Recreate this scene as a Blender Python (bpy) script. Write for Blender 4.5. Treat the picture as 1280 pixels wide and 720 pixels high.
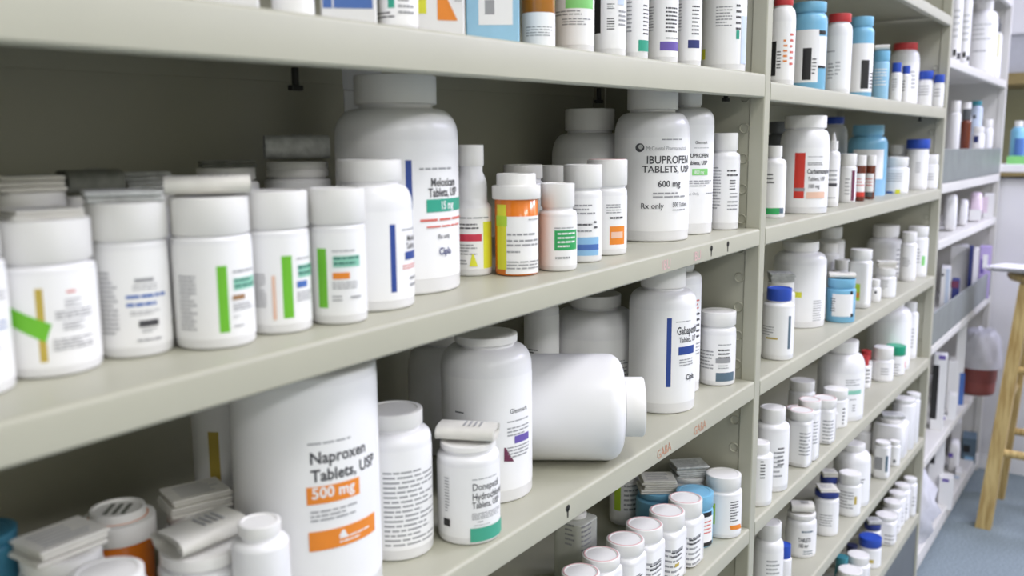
import bpy, math, random
from mathutils import Vector, Matrix

# ------------------------------------------------------------------ clean
for o in list(bpy.data.objects):
    bpy.data.objects.remove(o, do_unlink=True)
scene = bpy.context.scene
COL = scene.collection
PI = math.pi
H = 1.335                                  # eye height above the carpet

# ------------------------------------------------------------------ camera
cam_d = bpy.data.cameras.new('camera')
cam = bpy.data.objects.new('camera', cam_d)
COL.objects.link(cam)
yaw, pitch, roll = math.radians(35.106), math.radians(9.02), math.radians(-0.441)
fwd = Vector((math.cos(yaw) * math.cos(pitch), math.sin(yaw) * math.cos(pitch), -math.sin(pitch)))
right = Vector((math.sin(yaw), -math.cos(yaw), 0))
up = right.cross(fwd)
r2 = right * math.cos(roll) + up * math.sin(roll)
u2 = up * math.cos(roll) - right * math.sin(roll)
rot = Matrix((r2, u2, -fwd)).transposed()
cam.matrix_world = Matrix.Translation((0, -0.5, H)) @ rot.to_4x4()
cam_d.sensor_width = 36
cam_d.lens = 36 * 1141.58 / 1280
cam_d.clip_start = 0.02
cam_d.dof.use_dof = True
cam_d.dof.focus_distance = 1.22
cam_d.dof.aperture_fstop = 4.8
scene.camera = cam

# ------------------------------------------------------------------ world, lights, exposure
world = bpy.data.worlds.new('world')
scene.world = world
world.use_nodes = True
world.node_tree.nodes['Background'].inputs[0].default_value = (0.8, 0.86, 1, 1)
world.node_tree.nodes['Background'].inputs[1].default_value = 0.3

def area(name, loc, size, power, color, rx=0.0, rz=0.0):
    l = bpy.data.lights.new(name, 'AREA')
    l.shape = 'RECTANGLE'
    l.size, l.size_y = size
    l.energy = power
    l.color = color
    o = bpy.data.objects.new(name, l)
    COL.objects.link(o)
    o.location = loc
    o.rotation_euler = (rx, 0, rz)
    return o

CEIL = 3.0
LIGHTS = [((-1.3, -3.0), 64, (1.0, 0.985, 1.0)), ((0.9, -3.1), 60, (0.99, 0.97, 1.0)), ((3.0, -2.6), 84, (0.80, 0.79, 1.0)), ((4.5, -2.0), 145, (0.74, 0.73, 1.0)),
          ((0.6, -1.0), 27, (1.0, 0.98, 1.0)), ((2.4, -1.0), 40, (0.82, 0.81, 1.0))]  # these two are added close overhead to brighten the front of the shelf tops
for (x, y), p, c in LIGHTS:
    area('ceiling_tube_light', (x, y, CEIL - 0.075), (1.15, 0.5), p, c)
vs = scene.view_settings
scene.display_settings.display_device = 'sRGB'
vs.view_transform = 'Standard'
vs.look = 'None'
vs.gamma = 1
vs.use_curve_mapping = False
vs.exposure = -0.6

# ------------------------------------------------------------------ materials
def lin(c):
    return tuple((v / 12.92 if v <= 0.04045 else ((v + 0.055) / 1.055) ** 2.4) for v in c)
def rgb(h):
    return lin(tuple(int(h[i:i + 2], 16) / 255 for i in (0, 2, 4)))

MATS = {}
def mat(key, hexc, rough=0.4, noise=0.03, nscale=40.0, metal=0.0, bump=0.0, trans=0.0, alpha=1.0, spec=0.5, coat=0.0):
    m = bpy.data.materials.new(key)
    m.use_nodes = True
    nt = m.node_tree
    p = nt.nodes['Principled BSDF']
    c = rgb(hexc)
    tex = nt.nodes.new('ShaderNodeTexNoise')
    tex.inputs['Scale'].default_value = nscale
    tex.inputs['Detail'].default_value = 4
    tc = nt.nodes.new('ShaderNodeTexCoord')
    nt.links.new(tc.outputs['Object'], tex.inputs['Vector'])
    ramp = nt.nodes.new('ShaderNodeValToRGB')
    ramp.color_ramp.elements[0].position = 0.3
    ramp.color_ramp.elements[1].position = 0.7
    ramp.color_ramp.elements[0].color = tuple(v * (1 - noise) for v in c) + (1,)
    ramp.color_ramp.elements[1].color = tuple(min(1, v * (1 + noise)) for v in c) + (1,)
    nt.links.new(tex.outputs['Fac'], ramp.inputs['Fac'])
    nt.links.new(ramp.outputs['Color'], p.inputs['Base Color'])
    p.inputs['Roughness'].default_value = rough
    p.inputs['Metallic'].default_value = metal
    p.inputs['Specular IOR Level'].default_value = spec
    p.inputs['Transmission Weight'].default_value = trans
    p.inputs['Coat Weight'].default_value = coat
    if bump:
        b = nt.nodes.new('ShaderNodeBump')
        b.inputs['Strength'].default_value = bump
        b.inputs['Distance'].default_value = 0.002
        nt.links.new(tex.outputs['Fac'], b.inputs['Height'])
        nt.links.new(b.outputs['Normal'], p.inputs['Normal'])
    MATS[key] = m
    return m

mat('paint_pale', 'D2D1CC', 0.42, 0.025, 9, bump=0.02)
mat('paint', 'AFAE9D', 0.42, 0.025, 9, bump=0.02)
mat('divider', '7E8482', 0.45, 0.12, 14)
mat('kick', '63686A', 0.5, 0.06, 12)
mat('slot', '2A2A26', 0.7)
mat('w', 'EDEDEE', 0.3, 0.012, 20)
mat('capw', 'EEEDEA', 0.42, 0.012, 30)
mat('paper', 'F2F2F2', 0.5, 0.01, 30)
mat('leaf', 'DEDCD4', 0.75, 0.05, 60, bump=0.1)
mat('greyp', 'C6C8C6', 0.6, 0.2, 120, bump=0.3)
mat('dkp', '7A7C74', 0.6, 0.25, 90, bump=0.2)
flat = dict(blue='4A6FB5', navy='2B3570', teal='2F9F85', teal2='45A78C', dkteal='2C6B5E', mint='8CC9B3', orange='E98A2B',
            yellow='DFDF3A', gold='C0A94A', green='6FBE2E', green2='2FA45C', ltgreen='86D07A', lime='B7D93A', red='D66A5E',
            redbox='D23A2C', purple='6A57A8', plum='6B2F4A', slate='5B7080', dkblue='2A4792', ltblue='8DBCE0', sky='9CCBE6',
            paleblue='C9D6EA', brown='A07A55', peach='EBC3AC', pink='E0B9B9', black='1E1E1F', ink='46464A', grey='9C9DA0',
            lilac='B9A8DB', palepink='E6D3E4', paleyellow='E4E2C0', dkgrey='55585A', marker='BE8668', crimson='CC3A50')
for k_, v_ in flat.items():
    mat(k_, v_, 0.5, 0.03, 60)
mat('blue3', '7DBADA', 0.3, 0.02)
mat('redcap', 'C03A3C', 0.4)
mat('bluecap', '2B4FB5', 0.4)
mat('bluecap2', '27377F', 0.4)
mat('navycap', '23284A', 0.4)
mat('greencap', '1F9C77', 0.4)
mat('tealcap', '3F8E9C', 0.4)
mat('navyteal', '2F6C85', 0.45)
mat('amber', 'A86A1C', 0.15, coat=0.4)
mat('vial', 'E07A1E', 0.2, coat=0.3)
mat('brownv', '6A2F1C', 0.2, coat=0.3)
mat('clear', 'D8DAD0', 0.25, trans=0.25)
mat('carpet', '7F8C91', 0.95, 0.28, 160, bump=0.8)
mat('wall', 'DAD9CF', 0.7, 0.02, 6)
mat('wall_far_side', 'B0AF9E', 0.8, 0.1, 6)
mat('wall_olive', 'B9B893', 0.7, 0.03, 6)
mat('ceil', 'E8E8E4', 0.8, 0.03, 50)
mat('cab', 'E3E3E6', 0.5, 0.02, 8)
mat('counter', 'F0F0F2', 0.35, 0.02, 30)
mat('edge', '8A7A4E', 0.5, 0.08, 30)
mat('bin', '8E4B45', 0.45, 0.12, 25)
mat('bag', 'E6E7EE', 0.35, 0.06, 30, bump=0.5, trans=0.25)
mat('tube', 'FFFFFF', 0.5)

def wood():
    m = bpy.data.materials.new('wood')
    m.use_nodes = True
    nt = m.node_tree
    p = nt.nodes['Principled BSDF']
    tc = nt.nodes.new('ShaderNodeTexCoord')
    mp = nt.nodes.new('ShaderNodeMapping')
    mp.inputs['Scale'].default_value = (14, 14, 1.2)
    w = nt.nodes.new('ShaderNodeTexNoise')
    w.inputs['Scale'].default_value = 6
    w.inputs['Detail'].default_value = 6
    r = nt.nodes.new('ShaderNodeValToRGB')
    r.color_ramp.elements[0].position = 0.35
    r.color_ramp.elements[1].position = 0.65
    r.color_ramp.elements[0].color = rgb('A68A52') + (1,)
    r.color_ramp.elements[1].color = rgb('CBB57C') + (1,)
    nt.links.new(tc.outputs['Object'], mp.inputs['Vector'])
    nt.links.new(mp.outputs['Vector'], w.inputs['Vector'])
    nt.links.new(w.outputs['Fac'], r.inputs['Fac'])
    nt.links.new(r.outputs['Color'], p.inputs['Base Color'])
    p.inputs['Roughness'].default_value = 0.45
    MATS['wood'] = m
wood()
def light_panel():
    m = bpy.data.materials.new('lens')
    m.use_nodes = True
    p = m.node_tree.nodes['Principled BSDF']
    p.inputs['Base Color'].default_value = (0.9, 0.9, 0.9, 1)
    p.inputs['Emission Color'].default_value = (1, 1, 1, 1)
    p.inputs['Emission Strength'].default_value = 3.0
    MATS['lens'] = m
light_panel()

# ------------------------------------------------------------------ mesh helpers
def mesh_obj(name, verts, faces, mats, parent=None, fm=None, smooth=None, loc=None):
    me = bpy.data.meshes.new(name)
    me.from_pydata([tuple(v) for v in verts], [], faces)
    for k in (mats if isinstance(mats, (list, tuple)) else [mats]):
        me.materials.append(MATS[k])
    if fm:
        me.polygons.foreach_set('material_index', fm)
    if smooth is not None:
        me.polygons.foreach_set('use_smooth', [True] * len(me.polygons))
        me.set_sharp_from_angle(angle=math.radians(smooth))
    me.update()
    o = bpy.data.objects.new(name, me)
    COL.objects.link(o)
    if parent:
        o.parent = parent
    if loc:
        o.location = loc
    return o

class MB:
    def __init__(s):
        s.v, s.f, s.m = [], [], []
    def add(s, v, f, m=0):
        n = len(s.v)
        s.v += [tuple(p) for p in v]
        s.f += [tuple(i + n for i in q) for q in f]
        s.m += [m] * len(f)
        return s
    def box(s, x0, x1, y0, y1, z0, z1, m=0, c=0.0):
        if c <= 0:
            v = [(x, y, z) for z in (z0, z1) for y in (y0, y1) for x in (x0, x1)]
            f = [(0, 2, 3, 1), (4, 5, 7, 6), (0, 1, 5, 4), (2, 6, 7, 3), (0, 4, 6, 2), (1, 3, 7, 5)]
            return s.add(v, f, m)
        # box with chamfered edges
        v = []
        idx = {}
        xs, ys, zs_ = (x0, x1), (y0, y1), (z0, z1)
        for i in (0, 1):
            for j in (0, 1):
                for k in (0, 1):
                    sx, sy, sz = (1 if i == 0 else -1), (1 if j == 0 else -1), (1 if k == 0 else -1)
                    for a in range(3):
                        p = [xs[i] + sx * c, ys[j] + sy * c, zs_[k] + sz * c]
                        p[a] = (xs[i], ys[j], zs_[k])[a]
                        idx[(i, j, k, a)] = len(v)
                        v.append(tuple(p))
        f = []
        for a in range(3):
            b_, c_ = (a + 1) % 3, (a + 2) % 3
            for e in (0, 1):
                q = []
                for (p, r) in ((0, 0), (1, 0), (1, 1), (0, 1)):
                    t = [0, 0, 0]
                    t[a], t[b_], t[c_] = e, p, r
                    q.append(idx[(t[0], t[1], t[2], a)])
                f.append(tuple(q if e else q[::-1]))
        for a in range(3):                       # edges along axis a
            b_, c_ = (a + 1) % 3, (a + 2) % 3
            for p in (0, 1):
                for r in (0, 1):
                    t0 = [0, 0, 0]; t0[b_], t0[c_] = p, r
                    t1 = list(t0); t1[a] = 1
                    q = [idx[(*t0, b_)], idx[(*t1, b_)], idx[(*t1, c_)], idx[(*t0, c_)]]
                    f.append(tuple(q if (p + r) % 2 else q[::-1]))
        for i in (0, 1):
            for j in (0, 1):
                for k in (0, 1):
                    q = [idx[(i, j, k, a)] for a in range(3)]
                    f.append(tuple(q if (i + j + k) % 2 else q[::-1]))
        return s.add(v, f, m)
    def lathe(s, prof, n=40, m=0, cx=0.0, cy=0.0, shape=None, ms=None):
        """revolve [(radius, z), ...]; shape(theta) scales the radius"""
        v, f, mm = [], [], []
        rings = []
        for (r, z) in prof:
            if r < 1e-6:
                rings.append([len(v)])
                v.append((cx, cy, z))
            else:
                ring = []
                for i in range(n):
                    t = 2 * PI * i / n
                    k = shape(t, r) if shape else r
                    ring.append(len(v))
                    v.append((cx + k * math.cos(t), cy + k * math.sin(t), z))
                rings.append(ring)
        for a in range(len(rings) - 1):
            A, B = rings[a], rings[a + 1]
            for i in range(n):
                j = (i + 1) % n
                if len(A) == 1 and len(B) == 1:
                    continue
                if len(A) == 1:
                    f.append((A[0], B[j], B[i]))
                elif len(B) == 1:
                    f.append((A[i], A[j], B[0]))
                else:
                    f.append((A[i], A[j], B[j], B[i]))
                mm.append(ms[a] if ms else m)
        base = len(s.v)
        s.v += v
        s.f += [tuple(i + base for i in q) for q in f]
        s.m += mm
        return s
    def tube(s, pts, r, n=8, m=0):
        v, f = [], []
        P = [Vector(p) for p in pts]
        for i, p in enumerate(P):
            d = (P[min(i + 1, len(P) - 1)] - P[max(i - 1, 0)]).normalized()
            a = d.cross(Vector((0, 0, 1)))
            if a.length < 1e-4:
                a = Vector((1, 0, 0))
            a.normalize()
            b_ = d.cross(a)
            rr = r[i] if isinstance(r, (list, tuple)) else r
            for k in range(n):
                t = 2 * PI * k / n
                v.append(p + a * (rr * math.cos(t)) + b_ * (rr * math.sin(t)))
        for i in range(len(P) - 1):
            for k in range(n):
                j = (k + 1) % n
                f.append((i * n + k, (i + 1) * n + k, (i + 1) * n + j, i * n + j))
        f.append(tuple(range(n)))
        f.append(tuple(range((len(P) - 1) * n, len(P) * n))[::-1])
        return s.add(v, f, m)
    def prism(s, poly, x0, x1, m=0):
        """polygon in (y, z) extruded along x"""
        n = len(poly)
        v = [(x0, y, z) for y, z in poly] + [(x1, y, z) for y, z in poly]
        f = [(i, (i + 1) % n, n + (i + 1) % n, n + i) for i in range(n)]
        f += [tuple(range(n))[::-1], tuple(range(n, 2 * n))]
        return s.add(v, f, m)
    def build(s, name, mats, parent=None, smooth=None, loc=None):
        return mesh_obj(name, s.v, s.f, mats, parent, s.m, smooth, loc)

def tag(o, label, cat, group=None):
    o['label'] = label
    o['category'] = cat
    if group:
        o['group'] = group
    return o
def thing(name, label, cat, loc=(0, 0, 0), rz=0.0, group=None):
    o = bpy.data.objects.new(name, None)
    o.empty_display_size = 0.03
    COL.objects.link(o)
    o.location = loc
    o.rotation_euler = (0, 0, rz)
    return tag(o, label, cat, group)
def struct(o):
    o['kind'] = 'structure'
    return o

_gl = {}
def glyphs(text, weight=0.0):
    key = (text, weight)
    if key not in _gl:
        c = bpy.data.curves.new('t', 'FONT')
        c.body = text
        c.size = 1.0
        c.resolution_u = 2
        c.offset = weight
        c.fill_mode = 'FRONT'
        o = bpy.data.objects.new('t', c)
        me = bpy.data.meshes.new_from_object(o)
        _gl[key] = ([(v.co.x, v.co.y) for v in me.vertices], [tuple(p.vertices) for p in me.polygons])
        bpy.data.objects.remove(o)
        bpy.data.meshes.remove(me)
        bpy.data.curves.remove(c)
    return _gl[key]

# ------------------------------------------------------------------ the room
def setting():
    def slab(name, x0, x1, y0, y1, z0, z1, m):
        return struct(MB().box(x0, x1, y0, y1, z0, z1).build(name, m))
    slab('floor', -2.2, 6.2, -4.6, 0.5, -0.05, 0, 'carpet')
    slab('ceiling', -2.2, 6.2, -4.6, 0.5, CEIL, CEIL + 0.05, 'ceil')
    slab('wall_back', -2.2, 6.2, 0.42, 0.5, 0, CEIL, 'wall')
    slab('wall_front', -2.2, 6.2, -4.6, -4.5, 0, CEIL, 'wall_far_side')
    slab('wall_left', -2.2, -2.1, -4.5, 0.42, 0, CEIL, 'wall')
    slab('wall_right', 5.3, 5.4, -4.5, 0.42, 0, CEIL, 'wall_olive')
    for i, ((x, y), p, c) in enumerate(LIGHTS):
        t = thing('ceiling_light', ['recessed ceiling light behind the camera', 'recessed ceiling light above the near shelving', 'recessed ceiling light above the middle shelving', 'recessed ceiling light above the far shelving', 'ceiling light added to brighten the near shelf tops', 'ceiling light added to brighten the middle shelf tops'][i], 'ceiling light', (x, y, CEIL))
        mb = MB()
        for (a, b_, c_, d) in ((-.64, .64, -.32, -.27), (-.64, .64, .27, .32), (-.64, -.59, -.27, .27), (.59, .64, -.27, .27)):
            mb.box(a, b_, c_, d, -0.04, 0)
        mb.build('light_frame', 'cab', t)
        MB().box(-.585, .585, -.265, .265, -0.03, -0.001).build('light_diffuser', 'lens', t)
setting()

# ------------------------------------------------------------------ shelving units
DEPTH = 0.30
SLOPE = {1: (0.01012, 0.9), 2: (-0.0023, 2.2), 3: (-0.0065, 3.4)}
def zsh(bay, z0, x):
    k, x0 = SLOPE[bay]
    return H + z0 + k * (x - x0)

def shelf_board(parent, bay, z0, x0, x1, lip, rear=0.025, name='shelf_board', m='paint'):
    t = 0.002
    # sheet-metal tray: rounded front edge, folded lip with a return, rear flange
    c = [(0.0, -0.004), (0.0008, -0.0015), (0.0028, -0.0002), (0.006, 0.0), (DEPTH, 0.0), (DEPTH, -rear), (DEPTH - t, -rear),
         (DEPTH - t, -t), (0.006, -t), (0.003, -0.003), (t, -0.005), (t, -lip + t), (0.014, -lip + t), (0.014, -lip), (0.002, -lip), (0.0, -lip + 0.002)]
    c = c[::-1]
    n = len(c)
    v = [(x, y, zsh(bay, z0, x) + z) for x in (x0, x1) for (y, z) in c]
    f = [(i, (i + 1) % n, n + (i + 1) % n, n + i) for i in range(n)]
    # end caps as strips of the thin section
    for off, rev in ((0, True), (n, False)):
        q = tuple(range(off, off + n))
        f.append(q[::-1] if rev else q)
    return mesh_obj(name, v, f, m, parent, smooth=40)

def lip_text(parent, bay, z0, x, dz, size, text, m, wt=0.0, tilt=0.0):
    vs_, fs = glyphs(text, wt)
    k = size / 0.7
    v = []
    for (a, b_) in vs_:
        a2 = a * math.cos(tilt) - b_ * math.sin(tilt)
        b2 = a * math.sin(tilt) + b_ * math.cos(tilt)
        v.append((x + a2 * k * 0.9, -0.0003, zsh(bay, z0, x) + dz + b2 * k))
    return mesh_obj('handwritten_mark', v, fs, m, parent)

def lip_slot(parent, bay, z0, x, lip):
    mb = MB()
    zc = zsh(bay, z0, x) - lip * 0.38
    n = 10
    v = [(x + 0.0042 * math.cos(2 * PI * i / n), -0.0004, zc + 0.0042 * math.sin(2 * PI * i / n)) for i in range(n)]
    mb.add(v, [tuple(range(n))])
    mb.add([(x - .0011, -.0004, zc - .011), (x + .0011, -.0004, zc - .011), (x + .0014, -.0004, zc), (x - .0014, -.0004, zc)], [(0, 1, 2, 3)])
    mb.build('lip_slot', 'slot', parent)

def shelf_clip(parent, x, y, z):
    mb = MB().box(x - .0025, x + .0025, y - .003, y + .003, z, z + .018, 0, .0006)
    mb.box(x - .007, x + .007, y - .004, y + .004, z - .004, z + .001, 0, .0008)
    mb.build('shelf_clip', 'slot', parent)

_ko = []
def punched(parent, x, zlist, y=0.032):
    """part-sheared knock-out discs down the front of an end panel"""
    n = 14
    for z in zlist:
        if not _ko:
            R, q = 0.0072, 0.0012
            v, f = [], []
            for i in range(n):
                t = 2 * PI * i / n
                for (rr, h_) in ((R + q, 0), (R, -0.0022), (R - q, 0)):
                    v.append((h_, rr * math.cos(t), rr * math.sin(t)))
            for i in range(n):
                j = (i + 1) % n
                for k in (0, 1):
                    f.append((i * 3 + k, j * 3 + k, j * 3 + k + 1, i * 3 + k + 1))
            o = mesh_obj('knockout', v, f, 'paint', parent, smooth=60)
            _ko.append(o.data)
        else:
            o = bpy.data.objects.new('knockout', _ko[0])
            COL.objects.link(o)
            o.parent = parent
        o.location = (x, y, z)

def unit(label, x0, x1, ztop, left_post, m='paint'):
    u = thing('shelving_unit', label, 'shelving', (0, 0, 0))
    posts = ([(x0 - .024, x0)] if left_post else []) + [(x1, x1 + .024)]
    for a, b_ in posts:
        mb = MB()
        mb.box(a, b_, 0.0, 0.024, 0.0, ztop, 0, 0.0015)
        mb.build('upright_post', m, u)
        MB().box(a, b_, DEPTH - .022, DEPTH + .002, 0.0, ztop, 0, 0.0015).build('upright_post', m, u)
        MB().box(a + .003, b_ - .003, 0.022, DEPTH - .02, 0.0, ztop).build('side_panel', m, u)
    MB().box(x0 - .0, x1 + .0, DEPTH + .003, DEPTH + .006, 0.0, ztop).build('back_panel', m, u)
    return u

ZT = 2.1
near = unit('beige metal shelving unit nearest the camera', -0.06, 1.386, ZT, True)
for z0, lip in ((.33, .034), (.0961, .0355), (-.1399, .027), (-.385, .0295), (-.6342, .027), (-.88, .028), (-1.13, .028)):
    shelf_board(near, 1, z0, -0.058, 1.3845, lip)
for x in (1.195, 1.255):
    lip_slot(near, 1, -.1399, x, .027)
lip_slot(near, 1, -.385, 0.8145, .0295)
lip_text(near, 1, -.385, 1.035, -.024, .0125, 'GABA', 'marker', 0.0, .05)
lip_text(near, 1, -.385, 1.150, -.024, .0125, 'GABA', 'marker', 0.0, .03)
lip_text(near, 1, -.1399, 1.04, -.021, .0125, 'IBU', 'pink', 0.0, .0)
lip_text(near, 1, -.1399, 1.135, -.021, .0125, 'IBU', 'pink', 0.0, .0)
for (x, y) in ((.62, .19), (1.21, .19), (1.355, .05)):
    shelf_clip(near, x, y, zsh(1, .0606, x) - .002 if y > .1 else zsh(1, .0606, x) - .001)
shelf_clip(near, 1.30, .2, zsh(1, -.166, 1.3))
ZP = [H + .02 - .047 * i for i in range(-2, 17)]
punched(near, 1.3888, [z for z in ZP if min(abs(z - zsh(1, s, 1.38)) for s in (.0961, .078, -.1399, -.155, -.385, -.4, -.6342, -.65)) > .014])
mid = unit('beige metal shelving unit in the middle, packed with bottles', 1.412, 2.826, ZT, False)
for z0, lip in ((.56, .03), (.338, .027), (.0895, .0297), (-.1362, .0291), (-.3851, .028), (-.6276, .027), (-.868, .027), (-1.105, .03)):
    shelf_board(mid, 2, z0, 1.4115, 2.8245, lip)
MB().box(1.412, 2.826, .004, .008, 0.0, zsh(2, -1.105, 2.2) - .029).build('kick_panel', 'kick', mid)
punched(mid, 2.8288, [H + .2 - .06 * i for i in range(0, 22)])
for (x, z) in ((1.47, .0598), (1.6, -.166), (1.75, -.166), (2.75, .0598)):
    shelf_clip(mid, x, .05, zsh(2, z, x) - .004)
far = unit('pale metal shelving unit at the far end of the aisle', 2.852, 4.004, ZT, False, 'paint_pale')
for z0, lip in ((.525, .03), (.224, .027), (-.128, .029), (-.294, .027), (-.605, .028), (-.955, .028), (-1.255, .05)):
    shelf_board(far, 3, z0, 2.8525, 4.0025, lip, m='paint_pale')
for z0, hgt in ((-.128, .098), (-.605, .1)):
    v = []
    for x in (2.8535, 4.0015):
        zz = zsh(3, z0, x)
        for (y, dz) in ((.001, .001), (.001, hgt - .002), (.004, hgt), (.006, hgt - .002), (.006, .001)):
            v.append((x, y, zz + dz))
    f = [(i, i + 1, i + 6, i + 5) for i in range(4)] + [(4, 0, 5, 9), (0, 4, 3, 2, 1), (5, 6, 7, 8, 9)]
    mesh_obj('shelf_divider', v, f, 'divider', far)

# ------------------------------------------------------------------ bottles, jars, vials, cartons
def squircle(n, s):
    def fn(t, r):
        c, q = abs(math.cos(t)), abs(math.sin(t))
        e = 2 + (n - 2) * 1.0
        return r / (c ** e + q ** e) ** (1 / e)
    return fn
def dashes(rng, x0, x1):
    """word-like gaps along one printed row"""
    out, x = [], x0
    L = x1 - x0
    while x < x1 - 0.02 * L:
        w = L * rng.uniform(.1, .32)
        out.append((x, min(x + w, x1)))
        x += w + L * .035
    return out

def label_mesh(P, surf, rng, th, mats):
    """printed paper pieces wrapped on a surface: surf(a, z, off) -> point"""
    mb = MB()
    names = []
    def mi(k):
        if k not in names:
            names.append(k)
        return names.index(k)
    def patch(k, c4, off):
        (a0, z0), (a1, z1), (a2, z2), (a3, z3) = c4          # TL TR BR BL
        n = max(1, int(max(abs(a1 - a0), abs(a2 - a3)) / th))
        v = []
        for i in range(n + 1):
            t = i / n
            v.append(surf(a0 + (a1 - a0) * t, z0 + (z1 - z0) * t, off))
            v.append(surf(a3 + (a2 - a3) * t, z3 + (z2 - z3) * t, off))
        mb.add(v, [(2 * i + 1, 2 * i + 3, 2 * i + 2, 2 * i) for i in range(n)], mi(k))
    for i, p in enumerate(P):
        off = .00025 + .0001 * i
        if p[0] == 'r':
            k, a0, z0, a1, z1 = p[1:6]
            patch(k, ((a0, z1), (a1, z1), (a1, z0), (a0, z0)), off)
        elif p[0] == 'q':
            patch(p[1], p[2:6], off)
        elif p[0] == 'e':
            k, a0, z0, a1, z1 = p[1:6]
            n = 20
            v = [surf((a0 + a1) / 2 + (a1 - a0) / 2 * math.cos(2 * PI * q / n), (z0 + z1) / 2 + (z1 - z0) / 2 * math.sin(2 * PI * q / n), off) for q in range(n)]
            mb.add(v, [tuple(range(n))], mi(k))
        elif p[0] == 'l':
            k, a0, z0, a1, z1, n = p[1:7]
            pitch = (z1 - z0) / n
            for j in range(n):
                zt = z1 - pitch * (j + .22)
                zb = zt - pitch * .4
                e = a0 + (a1 - a0) * (1 if rng.random() < .7 else rng.uniform(.6, .95))
                for (x0, x1) in dashes(rng, a0, e):
                    patch(k, ((x0, zt), (x1, zt), (x1, zb), (x0, zb)), off)
        elif p[0] == 't':
            k, s, a0, z0, hh = p[1:6]
            wt = p[6] if len(p) > 6 else 0.0
            ws = p[7] if len(p) > 7 else 1.0
            vs_, fs = glyphs(s, wt)
            sc = hh / 0.72
            v = [surf(a0, z0 + y * sc, off, x * sc * ws) for (x, y) in vs_]
            mb.add(v, fs, mi(k))
    return mb, names

def leaflet(parent, spec, rc, z, rng):
    kind, wf, hh, rz = spec[0], spec[1], spec[2], spec[3]
    m = spec[4] if len(spec) > 4 else 'leaf'
    w = rc * 2 * wf
    d = rc * 1.7 * (0.92 if kind == 'stack' else 0.8)
    mb = MB()
    if kind == 'stack':
        n = max(2, int(round(hh / .0035)))
        for i in range(n):
            t = hh / n
            ox, oy = rng.uniform(-.05, .05) * w, rng.uniform(-.05, .05) * d
            k = rng.uniform(.9, 1)
            mb.box(-w / 2 * k + ox, w / 2 * k + ox, -d / 2 * k + oy, d / 2 * k + oy, i * t, (i + .88) * t, 0, t * .3)
        for q in range(5):
            yy = d * (-.3 + .13 * q)
            mb.box(-w * .34, w * rng.uniform(.1, .34), yy, yy + d * .035, hh - .0006, hh - .0002, 1)
    else:
        # folded sheet wound flat: a stadium-shaped spiral of thin paper
        turns, n = 3, 20
        pts = []
        for i in range(turns * n + 1):
            t = 2 * PI * i / n
            k = 1 - .72 * i / (turns * n)
            c, s_ = math.cos(t), math.sin(t)
            yy = math.copysign(abs(c) ** .7, c) * d / 2 * (.42 + .58 * k)
            pts.append((yy, hh / 2 + math.copysign(abs(s_) ** .8, s_) * hh / 2 * k))
        th = .0007
        inner = []
        for i, (y, zz) in enumerate(pts):
            q = 1 - th / (d / 2) * 2
            inner.append((y * q, hh / 2 + (zz - hh / 2) * (1 - th / (hh / 2))))
        v = []
        for x in (-w / 2, w / 2):
            for i in range(len(pts)):
                v.append((x, *pts[i]))
                v.append((x, *inner[i]))
        N = len(pts) * 2
        f = []
        for i in range(len(pts) - 1):
            a = 2 * i
            f += [(a, a + 2, N + a + 2, N + a), (a + 1, N + a + 1, N + a + 3, a + 3), (a, a + 1, a + 3, a + 2), (N + a, N + a + 2, N + a + 3, N + a + 1)]
        mb.add(v, f, 0)
        for q in range(4):
            xx = -w * .05 + w * .09 * q
            mb.box(xx, xx + w * .03, -d * .22, d * .16, hh - .0002, hh + .0003, 1)
    o = mb.build('folded_leaflet', [m, 'grey'], parent, smooth=35)
    o.location = (0, 0, z + .0002)
    o.rotation_euler = (0, 0, rz + spec_face)
    return o
spec_face = 0.0

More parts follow.
